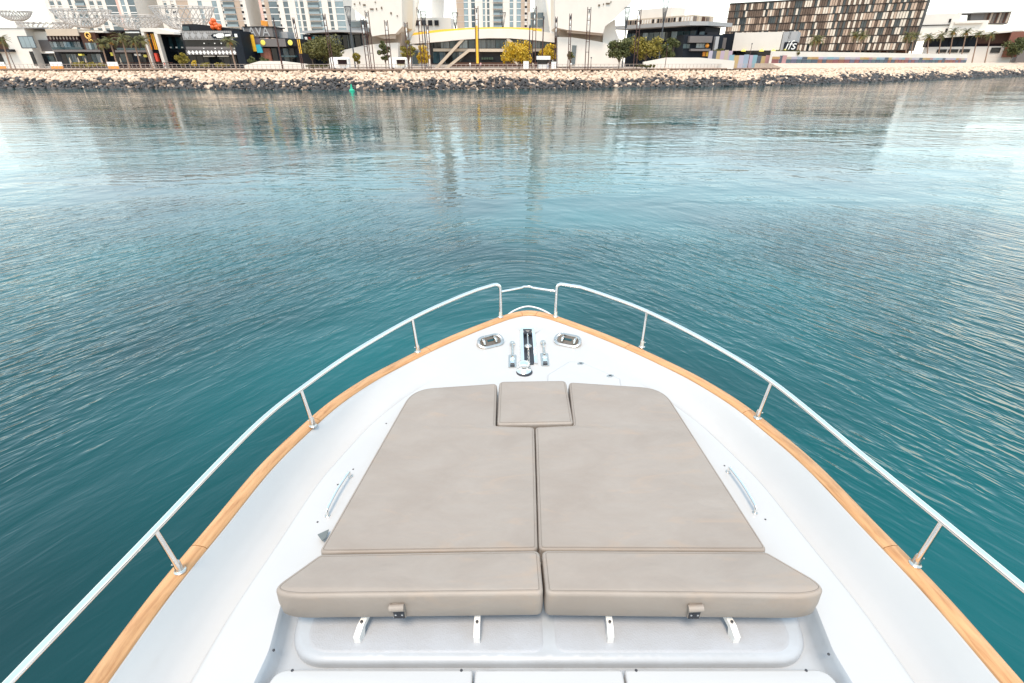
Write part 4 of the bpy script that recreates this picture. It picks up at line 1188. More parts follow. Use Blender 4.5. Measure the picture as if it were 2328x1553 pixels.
# ---- grey sign block and colourful shop fronts
f = Fac("sign_shop", "grey shop block with large slanted letters and yellow roundels", "shop", (561.5, 150), (690, 150), YS)
f.box("wall", CHAR, 562, 690, 88, 150, 1.4, 14, ground=True)
sb = f.box("sign_block", GREY, 553, 622, 62, 84, 0.4, 9)
f.box("sign_cap", CHAR, 551.5, 622.5, 60, 62.4, 0.2, 9.2)
s_ = f.S(600, 82, 0.3); z = f.Z(80.5, s_, 0.3)
t_ = link("lettering", text_mesh("LAVA", 4.3, GREYL, 0.0, 0.06), f.root, (s_ - 2.2, 0.3, z - 0.2), (R(90), 0, 0), (0.80, 0.86, 1))
f.box("plum_panel", mat("plum_cladding", (0.15, 0.115, 0.145), rough=0.6), 563, 592, 84, 104, 0.6, 1.39)
f.box("banner", YEL, 576, 583.5, 79, 117, -0.7, -0.5)
f.box("screen", CYAN, 585, 597, 101.5, 120, -0.4, 0.2)
f.box("poster", ORANGE, 567, 575, 99, 108, 0.3, 0.59)
f.box("poster", LAMP, 566, 570, 122, 127, 0.3, 0.59)
f.box("fascia", GREY, 592.5, 651, 88, 106, -0.5, 1.39)
f.box("fascia", CHAR, 651.5, 674, 88, 105, -0.4, 1.39)
for px in (597.5, 659.5):
    s_ = f.S(px, 97, -0.7); z = f.Z(97, s_, -0.7)
    MB().lathe([(0.75, 0), (0.75, 0.15), (0.5, 0.2)], (0, 0, 0), 12).xform(Matrix.Translation((s_, -0.52, z)) @ Matrix.Rotation(R(90), 4, 'X')).build("roundel", LEMON, f.root)
f.box("brick_wall", REDB, 597, 620, 110, 147, 0.4, 1.39)
f.row("shop_window", GLASSD, 623, 674, 110, 146, 4, 1.0, 1.39, 0.08, mats=[GLASSD, NAVY, TEAL])
f.box("canopy", TEAL, 640, 672, 126, 130, -1.2, 0.99)
f.box("banner", YEL, 680, 686.5, 90, 122, -0.5, -0.3)
f.box("roof_box", GREYL, 620, 655, 72, 87, 5, 11)
f = Fac("canopy_pavilion", "dark glass pavilion under a thin pale flat roof behind the big tree", "pavilion", (690, 150), (842, 150), YS + 14)
f.box("wall", NAVY, 700, 840, 78, 150, 3.0, 18, ground=True)
f.poly("roof", GREYL, [(684, 74), (688, 70), (760, 67.5), (830, 70.5), (830, 74.5), (760, 72), (690, 75.5)], -4, 20)
f.row("window", TEAL, 700, 838, 80, 110, 9, 2.6, 2.99, 0.06, mats=[GLASSD, TEAL, GLASSD, GLASS, TEAL])
f.row("column", CHAR, 700, 840, 76, 128, 5, -1.0, -0.4, 0.93)
f.row("poster", LAMP, 694, 726, 84, 100, 4, 1.0, 1.2, 0.3, mats=[LAMP, RED, CYAN, LEMON])
# ------------------------------------------------------------------ wheel legs and boarding station
leg_m = mat("white_steel_leg", (0.70, 0.67, 0.63), rough=0.45, var=0.03, vscale=0.1)
def leg(label, pxb, pxt, Yb, Yt, r0, r1):
    b_, t = at(pxb, 152, Yb), at(pxt, 0, Yb)
    d = (t - b_); base = Vector((b_.x, Yb, GZ - 0.5)); d = d / d.z
    H = 46.0
    top = base + Vector((d.x * H, Yt - Yb, H))
    root = thing("wheel_leg", label, "support leg", base, 0, "four giant white legs over the boarding station")
    P = [Vector((0, 0, 0)), (top - base) * 0.05, (top - base) * 0.5, top - base]
    MB().tube(P, [r0, r0 * 0.98, (r0 + r1) / 2, r1], 24).build("shaft", leg_m, root, smooth=True, auto=60)
    MB().lathe([(r0 * 1.35, 0), (r0 * 1.3, 1.2), (r0 * 1.02, 1.8)], (0, 0, 0), 24).build("foot", W_, root, smooth=True, auto=40)
leg("white leg at front left, left of the glass station", 912, 925, 212, 232, 2.5, 2.7)
leg("white leg at front right, right of the glass station", 1277, 1262, 212, 232, 2.5, 2.7)
leg("white leg at rear left behind the curved roof", 993, 1003, 262, 242, 2.5, 2.7)
leg("white leg at rear right behind the curved roof", 1238, 1226, 262, 242, 2.5, 2.7)

f = Fac("boarding_station", "white boarding station with low curved roof, orange trim and dark glass front", "station", (905, 152), (1300, 152), 204)
f.poly("orange_trim", YEL, [(936, 81.5), (941, 74.5), (1000, 67.5), (1060, 63.6), (1110, 62), (1160, 62), (1205, 63.5), (1232, 65.5), (1232, 72), (1205, 70), (1160, 66), (1110, 66), (1060, 68), (1000, 74)], 1.0, 16)
f.poly("roof_band", W_, [(930, 100), (938, 80.5), (1000, 72.6), (1060, 67.2), (1110, 65.2), (1160, 65.2), (1205, 68), (1262, 76), (1262, 97), (1215, 91.5), (1160, 87.2), (1110, 86.8), (1060, 89.5), (1000, 95)], -0.8, 18)
f.poly("glass_wall", GLASSD, [(975, 148), (975, 97.5), (1000, 94.5), (1060, 89), (1110, 86.5), (1160, 87), (1215, 91), (1255, 96), (1255, 148)], 2.2, 17)
a0, a1 = 982, 1250
for k in range(20):
    px = a0 + (a1 - a0) * k / 19
    f.box("mullion", CHAR, px - 0.35, px + 0.35, 95.5 - 8.5 * (1 - ((px - 1120) / 135) ** 2) if abs(px - 1120) < 135 else 96, 146, 2.0, 2.19)
f.row("pane", TEAL, 1002, 1250, 91.5, 109.5, 12, 2.06, 2.18, 0.1, mats=[GLASS, TEAL, GLASSL, TEAL, GLASS])
f.box("sill_band", CREAM, 985, 1252, 110.5, 117, 1.6, 2.05)
f.row("pane", TEAL, 985, 1058, 119, 144, 5, 2.06, 2.18, 0.1, mats=[TEAL, GLASS, GLASSD])
f.bar("strut", CREAM, [(989, 158), (1053, 88.5)], 0.9, -0.6, 0.8)
f.bar("strut", CREAM, [(1153, 88), (1180, 113)], 0.9, -0.6, 0.8)
f.bar("portal_frame", CREAM, [(1011, 158), (1066, 114.5), (1146, 114.5), (1178, 146)], 0.9, -1.6, 1.4)
f.poly("entrance", mat("deep_entrance", (0.02, 0.015, 0.015), rough=0.6), [(1040, 146), (1068, 118.5), (1145, 118.5), (1172, 146)], 1.45, 1.59)
f.box("plinth", BROWN, 1024, 1262, 142, 152, -1.5, 1.4)
f.box("end_wall", W_, 972, 979, 97, 150, 1.0, 2.6)
f.box("ticket_hall", GREYL, 935, 972, 112, 150, 3.0, 10)
f.box("ticket_window", TEAL, 939, 952, 116, 148, 2.7, 2.99)
f.row("planter", mat("planter_plants", (0.10, 0.13, 0.08), rough=0.8, var=0.5, vscale=2), 1094, 1122, 130.5, 135.5, 5, -0.2, 0.3, 0.25)

# white wings left and right of the station
def marks(f, pts, y):
    for i, (px, py, w, h) in enumerate(pts):
        f.box("sign_mark", mat("bronze_mark", (0.13, 0.085, 0.05), rough=0.5), px - w / 2, px + w / 2, py - h / 2, py + h / 2, y - 0.25, y - 0.002)
f = Fac("terrace_wing", "great white sculpted wing left of the boarding station", "building", (776, 152), (912, 152), 198)
f.poly("lower_body", W_, [(742, 153), (752, 133), (782, 113.5), (830, 103), (868, 98.5), (905, 97), (905, 153)], 0.5, 22)
f.poly("upper_wing", W_, [(798, -34), (800, 18), (833, 44), (846, 82.5), (870, 79), (899, 77), (915, 60), (912, -34)], -1.5, 24)
f.poly("shaded_soffit", BEIGE, [(852, 82.2), (899, 77.6), (899, 88), (873, 88.5)], -0.9, 0.2)  # beige paints the shade under the wing onto this strip
f.poly("shade_infill", BEIGE, [(838, 108), (838, 60), (912, 60), (912, 108)], 4.0, 20)  # added backing, its beige paints the shaded underside between the wing parts
f.box("window", GLASS, 797, 832, 49, 61.5, 3.0, 3.4)
f.box("window_wall", GREYL, 792, 840, 46, 78, 3.42, 16)
marks(f, [(806, 9, 3, 2.6), (818, 7, 1.6, 6), (828, 11, 6, 3), (845, 20.5, 8, 3), (856, 20.5, 2, 5), (867.5, 18, 2.6, 5.5), (853, 5, 2, 3), (889, 30, 3, 5), (903, 36, 2.4, 2.6)], -1.5)
f = Fac("terrace_wing", "great white sculpted wing right of the boarding station", "building", (1268, 152), (1400, 152), 198)
f.poly("lower_body", W_, [(1268, 152), (1268, 84), (1300, 85), (1352, 93), (1378, 98), (1402, 116), (1420, 150)], 0.5, 22)
f.poly("upper_wing", W_, [(1262, -34), (1448, -34), (1434, 8), (1398, 42), (1376, 60), (1371, 76), (1289, 68), (1262, 62)], -1.5, 24)
f.poly("rear_wall", W_, [(1372, 70), (1376, 60), (1398, 44), (1400, 70), (1408, 90), (1400, 116), (1370, 97)], 3.0, 4.5)
f.poly("shaded_soffit", BEIGE, [(1289, 68.4), (1371, 76.4), (1370, 81), (1290, 74.5)], -0.9, 0.3)  # beige carries the shade below the wing in its colour
f.poly("shade_infill", BEIGE, [(1272, 108), (1272, 55), (1372, 55), (1372, 108)], 4.6, 20)  # added backing, beige standing in for the shade below the wing
f.poly("slit_window", GLASS, [(1301, 103), (1311, 103.5), (1307, 148), (1297, 148)], 0.2, 0.49)
marks(f, [(1362, 12, 4, 4), (1372, 9.5, 1.8, 4), (1382, 8, 9, 3), (1389, 4.5, 2, 3)], -1.5)
f = Fac("service_block", "small white block with grey windows between leg and yellow tree", "building", (1200, 150), (1262, 150), 236)
f.box("wall", W_, 1200, 1262, 27, 150, 0.4, 12, ground=True)
f.row("window", GLASS, 1205, 1236, 28.5, 41, 2, 0.0, 0.39, 0.15); f.row("window", GLASS, 1205, 1236, 45, 61, 2, 0.0, 0.39, 0.15)
f = Fac("service_block", "small white block with dark windows behind the front left leg", "building", (940, 150), (1030, 150), 240)
f.box("wall", W_, 940, 1030, 40, 150, 0.4, 12, ground=True)
f.row("window", CHAR, 942, 1000, 46, 58, 4, 0.0, 0.39, 0.35)

# ------------------------------------------------------------------ right hand buildings
f = Fac("shopping_mall", "mall with slatted upper storey and wide cantilevered grey roof slab", "mall", (1408, 150), (1562, 150), 236, 210)
L = f.L; zs0, zs1 = f.Z(52, L), f.Z(33, L)
MB().box(0, L, 3, 15, -0.3, zs0 - 1).build("wall", NAVY, f.root)
MB().box(0.5, L - 1, 0.6, 13, zs0 + 0.35, zs1).build("upper_storey", CREAM, f.root)
n_ = 26
me_a = MB().box(0, 0.62, 0.2, 0.59, zs0 + 0.7, zs1 - 0.5).mesh("slat", W_); me_b = MB().box(0, 0.62, 0.2, 0.59, zs0 + 0.7, zs1 - 0.5).mesh("slat", CHAR); me_c = MB().box(0, 0.62, 0.2, 0.59, zs0 + 0.7, zs1 - 0.5).mesh("slat", TAUPE)
for k in range(n_):
    link("slat", (me_b, me_a, me_c, me_a, me_b)[(k * 7 + k // 3) % 5], f.root, (0.8 + (L - 2.4) * k / (n_ - 1), 0, 0))
me_s = MB().box(L - 1, L - 0.6, 0, 0.9, zs0 + 0.5, zs1 - 0.3)
ms = MB().box(-0.999 + L, L - 0.6, 0, 1.2, zs0 + 0.5, zs1 - 0.3)
for k in range(5):
    link("side_slat", MB().box(L - 0.998, L - 0.6, 0, 1.5, zs0 + 0.6, zs1 - 0.4).mesh("side_slat", (TAUPE, CREAM, BROWN)[k % 3]), f.root, (0, 1.0 + k * 2.5, 0))
MB().slab([(-1, -3.5), (L + 1.0, -3.5), (L + 4.5, 2), (L + 4.5, 17), (-1, 17)], zs0 - 0.9, zs0 + 0.3).build("roof_slab", GREYL, f.root)
MB().box(4, L * 0.6, 4, 12, zs1, zs1 + 3.2).build("plant_room", W_, f.root)
zg0, zg1 = f.Z(86, L / 2), f.Z(67, L / 2)
w = L / 12
mg = {k: MB().box(0.15, w - 0.15, 2.6, 2.99, zg0 - 1, zs0 - 2.2).mesh("window", k) for k in (TEAL, GLASS, GLASSL, GLASSD)}
for k in range(12): link("window", mg[(TEAL, GLASS, GLASSD, GLASSL, TEAL)[k % 5]], f.root, (k * w, 0, 0))
MB().box(L + 0.02, L + 2.6, 4, 13, -0.3, zs0 - 1.2).build("end_block", CHAR, f.root)
mw = MB().box(0.3, 2.1, 3.6, 3.99, zs0 - 6.4, zs0 - 2.6).mesh("window", GLASSL)
link("window", mw, f.root, (L + 0.3, 0, 0))
s_ = L + 5; MB().lathe([(0.7, 0), (0.7, 0.1), (0.5, 0.14)], (0, 0, 0), 16).xform(Matrix.Translation((L + 2.2, 3.98, zs0 - 6.0)) @ Matrix.Rotation(R(90), 4, 'X')).build("round_sign", LAMP, f.root)

f = Fac("grey_balcony_block", "dark block with broad grey balcony front and orange lamp", "building", (1553, 150), (1634, 150), 206)
f.box("wall", NAVY, 1548, 1634, 79, 150, 1.5, 12, ground=True)
f.box("balcony_front", GREY, 1567, 1618, 82, 97, -0.6, 1.49)
f.box("white_pier", GREYL, 1622.5, 1630, 83, 118, -0.4, 1.49)
f.row("window", GLASSL, 1582, 1604, 99, 109, 3, 1.2, 1.49, 0.08)
f.row("window", TEAL, 1552, 1568, 100, 110, 2, 1.2, 1.49, 0.1)
f.box("balcony_front", GREY, 1570, 1615, 111, 116, -0.6, 1.49)
s_ = f.S(1609, 104, -0.2); z = f.Z(104, s_, -0.2)
MB().lathe([(0.05, -0.75), (0.5, -0.55), (0.72, 0), (0.5, 0.55), (0.05, 0.75)], (s_, 0.4, z), 12).build("globe_lamp", ORANGE, f.root, smooth=True)
f.row("shop_window", ORANGE, 1596, 1612, 118, 128, 2, 1.2, 1.49, 0.2, mats=[ORANGE, YEL])
f.box("upper_room", CHAR, 1607, 1632, 73.5, 79, 3, 10)

f = Fac("white_box_building", "blank white box building with dark side wing and slanted white lettering", "building", (1631, 150), (1812, 150), 228, 214)
f.box("side_wing", NAVY, 1630, 1663, 76.5, 150, 0.4, 14, ground=True)
f.box("shutter", GREY, 1634, 1648, 86, 112, 0.1, 0.39)
f.box("front", W_, 1664, 1771, 73.5, 115, -0.8, 14)
f.box("side_panel", GREYL, 1771.5, 1789, 72, 120, -0.5, 14)
f.box("side_panel", GREYL, 1789.4, 1810, 71.4, 95, -0.5, 14)
sg_ = f.box("sign_panel", NAVY, 1779.5, 1808.5, 95.4, 115, -0.9, -0.45)
s_ = f.S(1795, 113, -1); z = f.Z(112.5, s_, -1)
link("lettering", text_mesh("ifs", 4.2, LAMP, 0.25, 0.05), f.root, (s_, -0.97, z), (R(90), 0, 0))
f.box("undercroft", GLASSD, 1668, 1806, 115.6, 150, 0.5, 13)
for px in (1690, 1731, 1758, 1783):
    s_ = f.S(px, 117, -1.2); z = f.Z(117, s_, -1.2)
    MB().lathe([(0.9, 0), (0.85, 0.12), (0.1, 0.75)], (s_, -1.4, z), 10).build("parasol", LEMON, f.root)

# ---- hotel with chequered screen facade
f = Fac("hotel", "long hotel block with chequered screen of cream, brown and dark panels", "hotel", (1640, 120), (2070, 120), 345, 290)
L = f.L; st = 3.35; ztop = f.Z(10, 0.5); nst = 7
zb0 = ztop - nst * st
CORE = mat("hotel_core", (0.040, 0.031, 0.027), rough=0.7, spec=0.2)
MB().box(0, L, 0.6, 30, zb0, ztop + 0.6).build("core", CORE, f.root)
MB().box(4, L - 2, 3, 28, -0.3, zb0 - 0.01).build("podium", BROWN, f.root)
n_mod = 78; w = L / n_mod
variants = {}
SCR = mat("sand_screen", (0.50, 0.36, 0.265), rough=0.7, objrand=0.15, var=0.08, vscale=0.5); SCW = mat("cream_screen", (0.68, 0.58, 0.47), rough=0.7, objrand=0.1, var=0.06, vscale=0.5)
SCT = mat("brown_screen", (0.20, 0.135, 0.098), rough=0.7, objrand=0.25, var=0.15, vscale=0.5); SCG = mat("screen_glass", (0.05, 0.062, 0.066), rough=0.08, objrand=0.3, var=0.3, vscale=0.5)
def panel_geo(kind):
    q = MB()
    if kind in ('T', 'S2'):
        for i in range(3): q.box(0.10 + i * (w - 0.2) / 3, 0.10 + (i + 0.72) * (w - 0.2) / 3, -0.1, 0.45, 0.2, st - 0.22)
    elif kind == 'G': q.box(0.08, w - 0.08, 0.35, 0.58, 0.15, st - 0.15)
    else: q.box(0.10, w * 0.90, -0.15, 0.30, 0.22, st - 0.24)
    return q
PM = {'W': SCW, 'S': SCR, 'T': SCT, 'G': SCG, 'S2': SCR}
pme = {k: panel_geo(k).mesh("screen_panel", PM[k]) for k in PM}
r_ = np.random.default_rng(5)
cells = []
colbias = r_.random(n_mod)
for j in range(0, nst):
    for i in range(n_mod):
        u = r_.random(); k = 'W' if u < 0.26 else 'S' if u < 0.42 else 'T' if u < 0.72 else 'S2' if u < 0.82 else 'G'
        if colbias[i] < 0.16: k = 'G' if u < 0.6 else 'W'
        if colbias[i] > 0.80: k = 'T' if u < 0.7 else 'S2'
        cells.append((i, j, k))
vis = [c for c in cells if f.Z(-4, c[0] * w) > ztop - (c[1] + 1) * st and ztop - (c[1] + 1) * st > f.Z(96, c[0] * w)]
vis = set(sorted(vis, key=lambda c: -c[0])[:300])
rest = {k: MB() for k in PM}
for c in cells:
    i, j, k = c; z = ztop - (j + 1) * st
    if j >= nst: continue
    if c in vis: link("screen_panel", pme[k], f.root, (i * w, 0, z))
    else:
        g = panel_geo(k); rest[k].add([(x + i * w, y, zz + z) for x, y, zz in g.v], g.f)
qa = MB(); mi = []
for n_i, k in enumerate(PM): mi += [n_i] * len(rest[k].f); qa.add(rest[k].v, rest[k].f)
me = qa.mesh("screen_panels_far", SCW); me.materials.clear()
for k in PM: me.materials.append(PM[k])
me.polygons.foreach_set("material_index", mi)
tag(link("far_screen_panels", me, f.root), kind="stuff")
for j in range(0, nst + 1):
    MB().box(-0.2, L + 0.2, -0.28, 0.59, ztop - j * st - 0.14, ztop - j * st + 0.12).build("floor_band", CORE, f.root)
ncol = 26; pc = MB().box(0, 0.9, 1.6, 2.9, -0.3, zb0 - 0.05).mesh("column", TAUPE); pc2 = MB().box(0, 2.2, 2.2, 2.95, -0.3, zb0 - 0.05).mesh("podium_window", GLASSD)
for k in range(ncol):
    link("column", pc, f.root, (5 + (L - 9) * k / ncol, 0, 0))
    if k % 2 == 0: link("podium_window", pc2, f.root, (6.2 + (L - 9) * k / ncol, 0, 0))
MB().box(L * 0.62, L * 0.86, -4, 1.5, -0.3, zb0 - 1.5).build("porch", BEIGE, f.root)
MB().box(L * 0.70, L * 0.73, -4.2, -4.01, -0.2, zb0 - 2.5).build("porch_door", GLASSD, f.root); MB().box(L * 0.75, L * 0.84, -4.2, -4.01, -0.2, zb0 - 2.5).build("porch_grille", BROWN, f.root)

# ---- villa at the far right
f = Fac("villa", "white flat roofed villa with dark glazing and slatted brown roof room", "villa", (2098, 121), (2300, 121), 338, 318)
f.box("wall", W_, 2100, 2300, 106, 135, 0.0, 22, ground=True)
f.poly("roof_fascia", W_, [(2075, 92), (2078, 84), (2326, 67), (2326, 71), (2312, 72)], -3, 24)
f.row("window", NAVY, 2111, 2218, 84, 106, 5, 1.5, 2.2, 0.06)
f.box("upper_wall", MAROON, 2104, 2300, 80, 105.8, 2.3, 20)
f.box("timber_wall", BROWN, 2221, 2290, 73, 99, 1.0, 2.29)
f.box("timber_wall", REDB, 2278, 2310, 71, 130, -3.0, -0.5)
f.row("opening", GLASSD, 2127, 2205, 112, 119.5, 3, -0.3, -0.004, 0.12)
f.box("opening", GLASSD, 2250, 2272, 108, 120, -0.3, -0.004)
f.box("upper_storey", W_, 2083, 2168, 31, 84, 6, 26); f.box("upper_storey", W_, 2150, 2235, 47, 84, 4, 26)
f.box("slab_line", CHAR, 2080, 2160, 56.5, 58.5, 5.6, 5.99)
f.box("slit_window", CHAR, 2156, 2161, 43, 51, 5.7, 5.99); f.box("slit_window", CHAR, 2148, 2153, 65, 73.5, 5.7, 5.99)
f.poly("roof_room", GREY, [(2205, 53), (2208, 31), (2250, 26.5), (2300, 26.5), (2291, 54)], 8, 20)
f.row("roof_slat", TAUPE, 2232, 2290, 28.5, 52.5, 9, 7.6, 7.99, 0.3, mats=[TAUPE, BROWN, BEIGE])
f.poly("roof_slab", GREYL, [(2178, 31.5), (2178, 29.8), (2246, 26), (2302, 25.4), (2302, 27)], 6, 22)
f.box("terrace", W_, 2170, 2235, 48.5, 53, 2.5, 3.99)
f = Fac("glass_villa", "grey glazed house partly cut off by the right edge", "house", (2300, 121), (2420, 121), 330, 320)
f.box("wall", GREY, 2312, 2420, 70, 130, 0, 15, ground=True); f.row("window", TEAL, 2316, 2420, 76, 96, 6, -0.3, -0.004, 0.08)

# ---- painted terrace wall along the shore on the right
s0, s1 = s_of_x(75), s_of_x(232)
wall = sweep([(17, GZ - 0.3), (17, 9.3), (17.8, 9.3), (17.8, GZ - 0.3)], s_of_x(96), s1, 4).build("terrace_wall", W_)
tag(wall, "long white terrace wall painted with bright mural blocks below the hotel", "wall")
pal = [(0.75, 0.38, 0.05), (0.66, 0.60, 0.62), (0.36, 0.50, 0.66), (0.70, 0.30, 0.30), (0.66, 0.46, 0.60), (0.10, 0.13, 0.18), (0.70, 0.55, 0.36), (0.45, 0.52, 0.68), (0.75, 0.48, 0.12), (0.60, 0.52, 0.66), (0.25, 0.55, 0.66)]
mural = [mat("mural_%02d" % i, tuple(0.62 * (0.7 * q + 0.3 * sum(c) / 3) for q in c), rough=0.7) for i, c in enumerate(pal)]
low = [mat("mural_low_%02d" % i, c, rough=0.7) for i, c in enumerate([(0.20, 0.07, 0.07), (0.06, 0.08, 0.11), (0.10, 0.10, 0.15), (0.22, 0.09, 0.06), (0.07, 0.11, 0.13)])]
s = s_of_x(96) + 0.2; k = 0
while s < s1 - 2:
    w_ = 2.6 + 1.6 * rng.random()
    sweep([(16.86, 6.95), (16.86, 7.7), (16.998, 7.7), (16.998, 6.95)], s, s + w_, 2).build("mural_block", mural[(k * 3 + k // 4) % len(mural)], wall)
    sweep([(16.80, GZ - 0.1), (16.80, 6.90), (16.998, 6.90), (16.998, GZ - 0.1)], s + 0.05, s + w_ * 0.92, 2).build("mural_block", low[(k * 2 + k // 3) % len(low)], wall)
    s += w_ + 0.02; k += 1
# hoarding boards with colour blocks nearer the middle
hb_ = thing("hoarding", "colourful patchwork hoarding boards in front of the white box building", "hoarding", (0, 0, 0))
for (pa, pb, pt, pbm, Y) in ((1610, 1664, 115, 129, 196), (1656, 1700, 125, 143, 190), (1700, 1786, 126, 143, 197)):
    n_ = int((pb - pa) / 9)
    for i in range(n_):
        a, b_ = at(pa + (pb - pa) * i / n_, pbm, Y), at(pa + (pb - pa) * (i + 1) / n_, pbm, Y)
        MB().box(a.x + 0.01, b_.x - 0.01, Y, Y + 0.15, GZ - 0.1, at(CX, pt + rng.normal() * 0.8, Y).z).build("board", mural[int(rng.integers(len(mural)))], hb_)
for pa, pb, pt, Y, lab in ((1462, 1668, 131, 172, "low curved white planter wall behind the railing on the right"), (556, 700, 139, 163, "long white planter wall in front of the grey sign shop")):
    a, b_ = at(pa, 152, Y), at(pb, 152, Y)
    q = MB().prism([(0, -0.1), (b_.x - a.x, -0.1), (b_.x - a.x, at(CX, pt + 7, Y).z - GZ), ((b_.x - a.x) * 0.6, at(CX, pt, Y).z - GZ), ((b_.x - a.x) * 0.25, at(CX, pt, Y).z - GZ), (0, at(CX, pt + 10, Y).z - GZ)], 0, 1.2)
    o_ = q.build("planter_wall", W_); o_.location = (a.x, Y, GZ); tag(o_, lab, "planter")
# ------------------------------------------------------------------ masts
def mast(label, pxb, pxt, pyt, Y, double=True, m_=None, yellow=False, gap=0.42):
    b_, t = at(pxb, 152, Y), at(pxt, pyt, Y)
    H = t.z - GZ
    root = thing("light_mast", label, "mast", (b_.x, Y, GZ), 0, "tall rust brown light masts on the promenade")
    lean = t.x - b_.x
    off = gap if double else 0.0
    for s_ in ((-1, 1) if double else (0,)):
        MB().tube([(s_ * off, 0, -0.1), (s_ * off + lean * 0.5, 0, H * 0.5), (s_ * off + lean, 0, H)], [0.13, 0.115, 0.10] if double else [0.22, 0.2, 0.13], 6).build("pole", m_ or RUST, root)
    if double:
        for k in range(5):
            z = H * (0.28 + 0.17 * k); x = lean * z / H
            MB().box(x - off, x + off, -0.05, 0.05, z, z + 0.12).build("rung", RUST, root)
        for k in range(3):
            z = H * (0.96 - 0.09 * k); x = lean * z / H
            MB().lathe([(0.08, -0.5), (0.16, -0.2), (0.16, 0.2), (0.06, 0.45)], (x, -0.05, z - 0.4), 8).build("lamp_head", DARKM if k == 0 else LAMP, root)
    else:
        MB().lathe([(0.2, 0), (0.28, 0.5), (0.1, 0.9)], (lean, 0, H - 0.2), 8).build("lamp_head", DARKM, root)
    if yellow:
        MB().box(-0.34, 0.30, -0.06, 0.06, 1.4, H * 0.70).build("yellow_banner", YEL, root)
    return root
mast("single rust brown mast in front of the brick shop wall", 642, 621.5, 44, 158, False)
mast("rust brown mast left of the big round tree beside the orange banner", 688.5, 666, 40, 156, True, gap=0.22)
mast("rust brown mast standing in front of the big round tree", 756.7, 736, 31, 154, True, gap=0.30)
mast("shorter twin mast just left of the tallest mast by the left wing", 837.5, 823, 41, 160)
mast("tall twin mast in front of the left white wing", 848, 833, 24, 156)
mast("twin mast beside the slim green tree at the left wing", 888, 877, 46, 164)
mast("twin mast in front of the front left white leg", 933, 922, 50, 162)
mast("tall twin mast in the yellow shrub left of the station glass", 963, 951, 17, 158)
mast("short thin twin mast at the left end of the station glass", 977.5, 971, 55, 166, gap=0.32)
mast("tall twin mast carrying a long yellow banner at the station entrance", 1086, 1083, 14, 158, yellow=True)
mast("tall twin mast in the yellow flowering tree right of the entrance", 1213, 1216, 14.5, 158)
mast("short mast just left of the tall mast in the yellow tree", 1202, 1204.5, 63, 168, False)
mast("medium mast between the yellow tree and the front right leg", 1232, 1236, 43, 166, False)
mast("thin twin mast in front of the front right white leg", 1262, 1265, 38, 164, gap=0.25)
mast("thin twin mast just right of the front right white leg", 1293, 1297.5, 31, 164, gap=0.25)
mast("tall twin mast in front of the right white wing", 1333.5, 1340, 16, 158)
mast("twin mast between the trees in front of the mall", 1443.5, 1454.7, 19, 164)

# dark lattice funnel lights
def funnel(label, px, pt, pb, hw, Y):
    c = at(px, pt, Y); d = Y * _cp; r1 = hw / F_PX * d; H = c.z - at(CX, pb, Y).z
    zb_ = at(CX, pb, Y).z
    b_ = at(px, pb, Y)
    root = thing("funnel_light", label, "light tower", (c.x, Y, GZ), 0, "dark mesh funnel light towers")
    q = MB(); n = 10
    for k in range(n):
        for s_ in (-1, 1):
            q.tube([(0.25 * math.cos(a0_), 0.25 * math.sin(a0_), zb_ - GZ) if j == 0 else
                    ((0.25 + (r1 - 0.25) * j / 4) * math.cos(a0_ + s_ * 0.5 * j / 4), (0.25 + (r1 - 0.25) * j / 4) * math.sin(a0_ + s_ * 0.5 * j / 4), zb_ - GZ + H * j / 4)
                    for j in range(5) for a0_ in (2 * math.pi * k / n,)], 0.035, 4, caps=False)
    q.build("mesh_cone", DARKM, root)
    MB().tube([(r1 * math.cos(2 * math.pi * k / 16), r1 * math.sin(2 * math.pi * k / 16), zb_ - GZ + H) for k in range(16)], 0.07, 5, closed=True).build("rim", DARKM, root)
    MB().tube([(0, 0, -0.1), (0, 0, zb_ - GZ + 0.4)], [0.24, 0.2], 8).build("stem", DARKM, root)
funnel("dark mesh funnel light at the right end of the glazed tower", 790, 15, 58, 7, 192)
funnel("dark mesh funnel light behind the front left leg and yellow shrub", 962, 27, 56, 7.5, 196)
funnel("dark mesh funnel light left of the cream tower above the station roof", 1034, 29, 64, 7, 222)
funnel("dark mesh funnel light in front of the cream tower's balconies", 1143, 29, 62, 7, 222)
funnel("dark mesh funnel light at the right wing's edge before the mall", 1427, 17, 64, 6, 196)
funnel("tall dark mesh funnel light above the mall's slatted storey", 1517, -20, 52, 9, 196)
for px, pt, Y, lab in ((1512, 103, 172, "thin dark lamp post by the round tree near the mall"), (1606, 118, 176, "thin dark lamp post by the hoarding's left end"), (1700, 101, 186, "thin dark lamp post before the white box building"), (1343, 133, 166, "short dark lamp post before the right white wing"), (33, 118, 168, "thin brown lamp post before the white house at far left")):
    b_ = at(px, 150, Y); H = at(CX, pt, Y).z - GZ
    r_ = thing("lamp_post", lab, "lamp post", (b_.x, Y, GZ))
    MB().tube([(0, 0, -0.1), (0, 0, H)], [0.10, 0.07], 6).build("pole", RUST, r_); MB().lathe([(0.05, 0), (0.22, 0.06), (0.2, 0.3), (0.04, 0.36)], (0, 0, H), 8).build("lamp_head", DARKM, r_)

